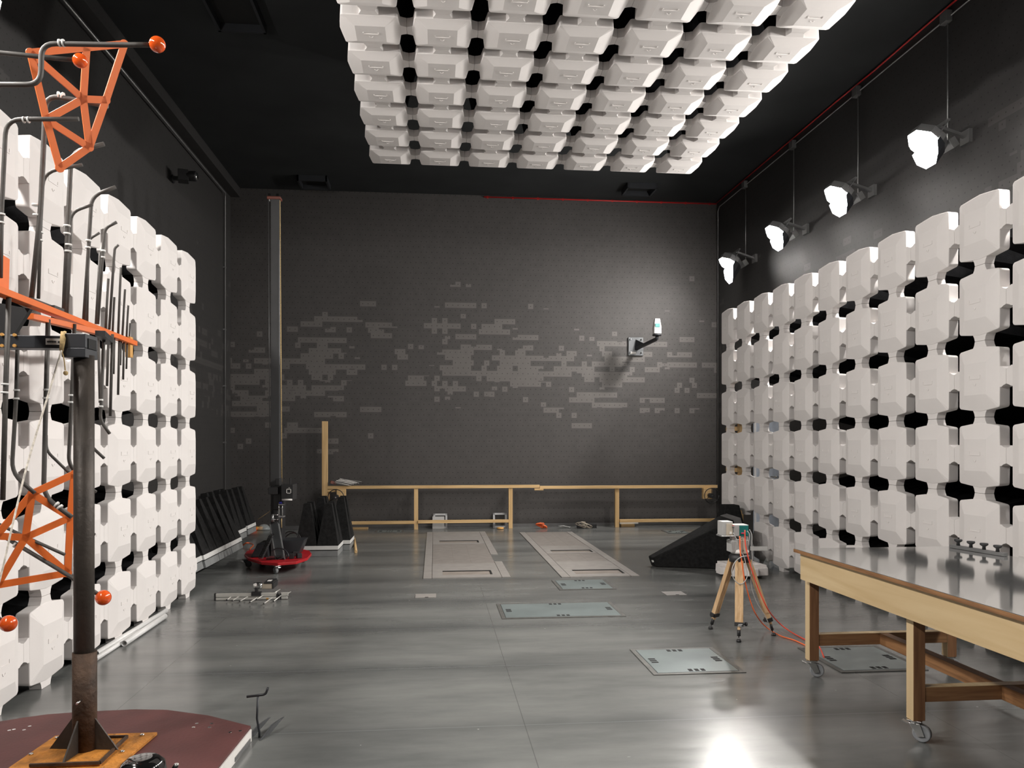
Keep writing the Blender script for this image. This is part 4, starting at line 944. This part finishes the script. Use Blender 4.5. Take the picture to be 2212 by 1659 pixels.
mp_ = G().bx(pl.x, pr_.x, pY-.05, pY+.05, .14, aY(592, 430, pY).z).build('mast_profile', 'mast_grey', t, bev=.003)
a = aY(604, 500, pY-.052); G().bx(a.x-.004, a.x+.003, pY-.055, pY-.05, 2.6, 4.2).build('scale_strip', 'steel_grey', mp_)
l, r_ = aY(578, 424, pY), aY(608, 432, pY)
G().bx(l.x, r_.x, pY-.06, pY+.06, r_.z-.008, l.z-.012).build('top_bracket', 'brown_board', t, bev=.01)
for u in (583, 600.5): p = aY(u, 428, pY); G().lathe([(.018, -.055), (.018, .045)], (p.x, pY-.03, p.z), 'Z', 12).build('pulley', 'chrome', t)
p = aY(580, 433, pY-.03); q = aY(583, 1050, pY-.03); G().tube([p, q], .006, 6).build('left_rope', 'steel_grey', t)
p = aY(604.5, 433, pY-.03); q = aY(608.5, 1040, pY-.03); G().tube([p, q], .008, 6).build('right_rope', 'rope_tan', t)
p = aY(608, 1120, pY-.03); q = aY(608, 1140, pY-.03); G().tube([p, q], .007, 6).build('rope_tail', 'rope_tan', t)
def mb(u0, v0, u1, v1, y0, y1, nm, mat, par=None, bev=.005):
    a, b = aY(u0, v0, y0), aY(u1, v1, y0); return G().bx(a.x, b.x, y0, y1, b.z, a.z).build(nm, mat, par or t, bev=bev)
gb = mb(607, 1047, 633, 1081, YM-.30, YM-.02, 'gearbox', 'dark_plastic')
a, b = aY(618.5, 1056, YM-.303), aY(628.8, 1066, YM-.303)
g = G(); w = .008; y0, y1 = YM-.306, YM-.30
g.bx(a.x, b.x, y0, y1, a.z-w, a.z).bx(a.x, b.x, y0, y1, b.z, b.z+w).bx(a.x, a.x+w, y0, y1, b.z, a.z).bx(b.x-w, b.x, y0, y1, b.z, a.z)
g.build('white_square_mark', 'white_paint', gb)
mb(623, 1053, 626, 1054.5, YM-.304, YM-.30, 'small_mark', 'grey_box', gb, 0)
mb(590, 1050, 607, 1100, YM-.2, YM+.0, 'carriage', 'dark_plastic'); mb(579, 1053, 600, 1068, YM-.28, YM-.1, 'side_motor', 'dark_plastic'); mb(595, 1034, 604, 1048, YM-.22, YM-.05, 'top_clamp', 'dark_plastic')
mb(625.5, 1033, 628, 1048, YM-.25, YM-.22, 'upright_pin', 'dark_plastic'); mb(590, 1100, 600, 1124, YM-.15, YM, 'lower_carriage', 'dark_plastic')
a, b = aY(609, 1079.5, YM-.31), aY(631, 1079.5, YM-.31); G().tube([a, b], .011, 10).build('white_bar', 'white_paint', t)
for u in (602.5, 610): G().tube([aY(u, 1083, YM-.26), aY(u, 1116, YM-.26)], .006, 8).build('guide_rod', 'chrome', t)
mb(601, 1089, 614, 1091, YM-.28, YM-.2, 'guide_block', 'galvanised'); mb(601, 1115, 614, 1117.5, YM-.28, YM-.2, 'guide_block', 'galvanised'); mb(603, 1084, 609, 1088, YM-.27, YM-.22, 'blue_clip', 'blue_plastic')
a = aY(587, 1119, YM-.15); G().lathe([(.05, 0), (.05, .03)], a, 'X', 18).build('winch_wheel', 'galvanised', t)
for v in (1112, 1122.5): G().tube([aY(591, v, YM-.17), aY(601, v, YM-.17)], .005, 6).build('winch_bolt', 'chrome', t)
p = aY(586, 1102, YM-.1); G().tube([p, aY(572, 1112, YM-.1), aY(557, 1122, YM-.1)], .003, 6).build('loose_wire', 'rope_tan', t)
# brace and covers on the base
zB = .141
a, b = aY(593, 1132, YM-.10), V((aY(606, 1202, YM-.30).x, YM-.30, zB))
G().bar(a, b, .10, .03, (0, 1, .3)).build('front_brace', 'gunmetal', t, bev=.002)
for s_ in (-.055, .055): G().bar(a+V((s_, -.012, 0)), b+V((s_, -.012, 0)), .008, .02, (0, 1, .3)).build('brace_edge', 'galvanised', t)
def cover(xa, xb, ya, yb, h, nm):
    m = .08
    G().add([(xa, ya, zB), (xb, ya, zB), (xb, yb, zB), (xa, yb, zB), (xa+m, ya+.02, zB+h), (xb-m*.3, ya+.02, zB+h), (xb-m*.3, yb-.02, zB+h), (xa+m, yb-.02, zB+h)], [(3, 2, 1, 0), (4, 5, 6, 7), (0, 1, 5, 4), (1, 2, 6, 5), (2, 3, 7, 6), (3, 0, 4, 7)]).build(nm, 'dark_metal', t, bev=.01)
xl0, xl1 = aY(543, 1190, YM-.05).x, aY(582, 1190, YM-.05).x
cover(xl0, xl1, YM-.10, YM+.32, .17, 'left_cover')
xr0, xr1 = aY(609, 1190, YM+.05).x, aY(645, 1190, YM+.05).x
cover(xr1, xr0, YM+.0, YM+.35, .20, 'right_cover')
G().bx(xl1, xr0, YM+.06, YM+.30, zB, zB+.75).build('rear_housing', 'dark_plastic', t, bev=.01)
pts = []
for i in range(150):
    f = i/149; s0 = aY(587, 1155, YM-.22).lerp(aY(563, 1206, YM-.40), f); pts.append(s0+V((.03*math.cos(i*.9), .03*math.sin(i*.9), .01*math.sin(i*.9))))
G().tube(pts, .0045, 5).build('coiled_cable', 'black_cable', t)
pts = []
for i in range(130):
    f = i/129; s0 = aZ(575, 1205, zB+.03).lerp(aZ(621, 1202, zB+.03), f); pts.append(V((s0.x, s0.y+.02*math.cos(i*.9), s0.z+.02*math.sin(i*.9))))
G().tube(pts, .0045, 5).build('coiled_cable', 'black_cable', t)
G().tube(smooth_pts([aY(587, 1190, YM-.3), aY(600, 1184, YM-.3), aY(615, 1188, YM-.32), aY(623, 1200, YM-.35), aY(617, 1206, YM-.35)]), .009, 6).build('hose', 'dark_metal', t)
for u, v in ((630, 1203), (646, 1202), (638, 1198)): p = aZ(u, v, zB+.02); G().box(p+V((0, 0, .012)), (.07, .06, .06), rz=u).build('black_fitting', 'dark_plastic', t, bev=.004)
tag(G().tube(smooth_pts([aY(611, 1160, YM+.5), aY(622, 1149, YM+.5), aY(640, 1152, YM+.5), aY(646, 1170, YM+.45)]), .007, 6).tube(smooth_pts([aY(611, 1166, YM+.55), aY(628, 1152, YM+.55), aY(645, 1155, YM+.55), aY(652, 1175, YM+.5)]), .007, 6).build('black_hose', 'black_cable'), 'two thin black hoses arching behind the red base, beside the pyramid tile', 'hose')
tag(G().tube(smooth_pts([aZ(525, 1178, .02), aZ(532, 1173, .06), aZ(541, 1174, .05), aZ(547, 1178, .06), aZ(540, 1186, .05), aZ(542, 1192, .03), aZ(536, 1194, .02)]), .010, 6).build('tangled_cord', 'orange_cable'), 'short orange cord on the floor left of the red base', 'cord')
t = thing('tape_rolls', 'orange and amber rolls in clear wrap near the far left corner', 'roll', tuple(aZ(550, 1146, 0)))
p = aZ(546, 1146, .0); G().lathe([(.05, 0), (.085, .005), (.085, .05), (.05, .055)], p, 'Z', 18).build('orange_roll', 'orange_gloss', t)
p = aZ(557, 1145, .0); G().lathe([(.04, 0), (.09, .005), (.09, .06), (.04, .065)], p, 'Z', 18).build('amber_roll', 'amber', t)
p = aZ(570, 1145, .0); G().lathe([(.12, 0), (.13, .03), (.06, .10), (.001, .11)], p, 'Z', 12).build('clear_wrap', 'bag_clear', t)

# ------------------------------------------------------------ world, camera, view
w = bpy.data.worlds.new('room'); bpy.context.scene.world = w; w.use_nodes = True
w.node_tree.nodes['Background'].inputs[0].default_value = (.5, .5, .52, 1); w.node_tree.nodes['Background'].inputs[1].default_value = .05
cam = bpy.data.cameras.new('camera'); co = bpy.data.objects.new('camera', cam); C.objects.link(co)
co.location = (0, 0, H); co.rotation_euler = (PI/2, 0, -PSI)
cam.sensor_width = 36; cam.lens = FPX/2212*36; cam.shift_y = (V0-829.5)/2212; cam.clip_start = .05
sc = bpy.context.scene; sc.camera = co
sc.view_settings.view_transform = 'Standard'; sc.view_settings.look = 'None'; sc.view_settings.gamma = 1; sc.view_settings.use_curve_mapping = False
sc.view_settings.exposure = 0.0
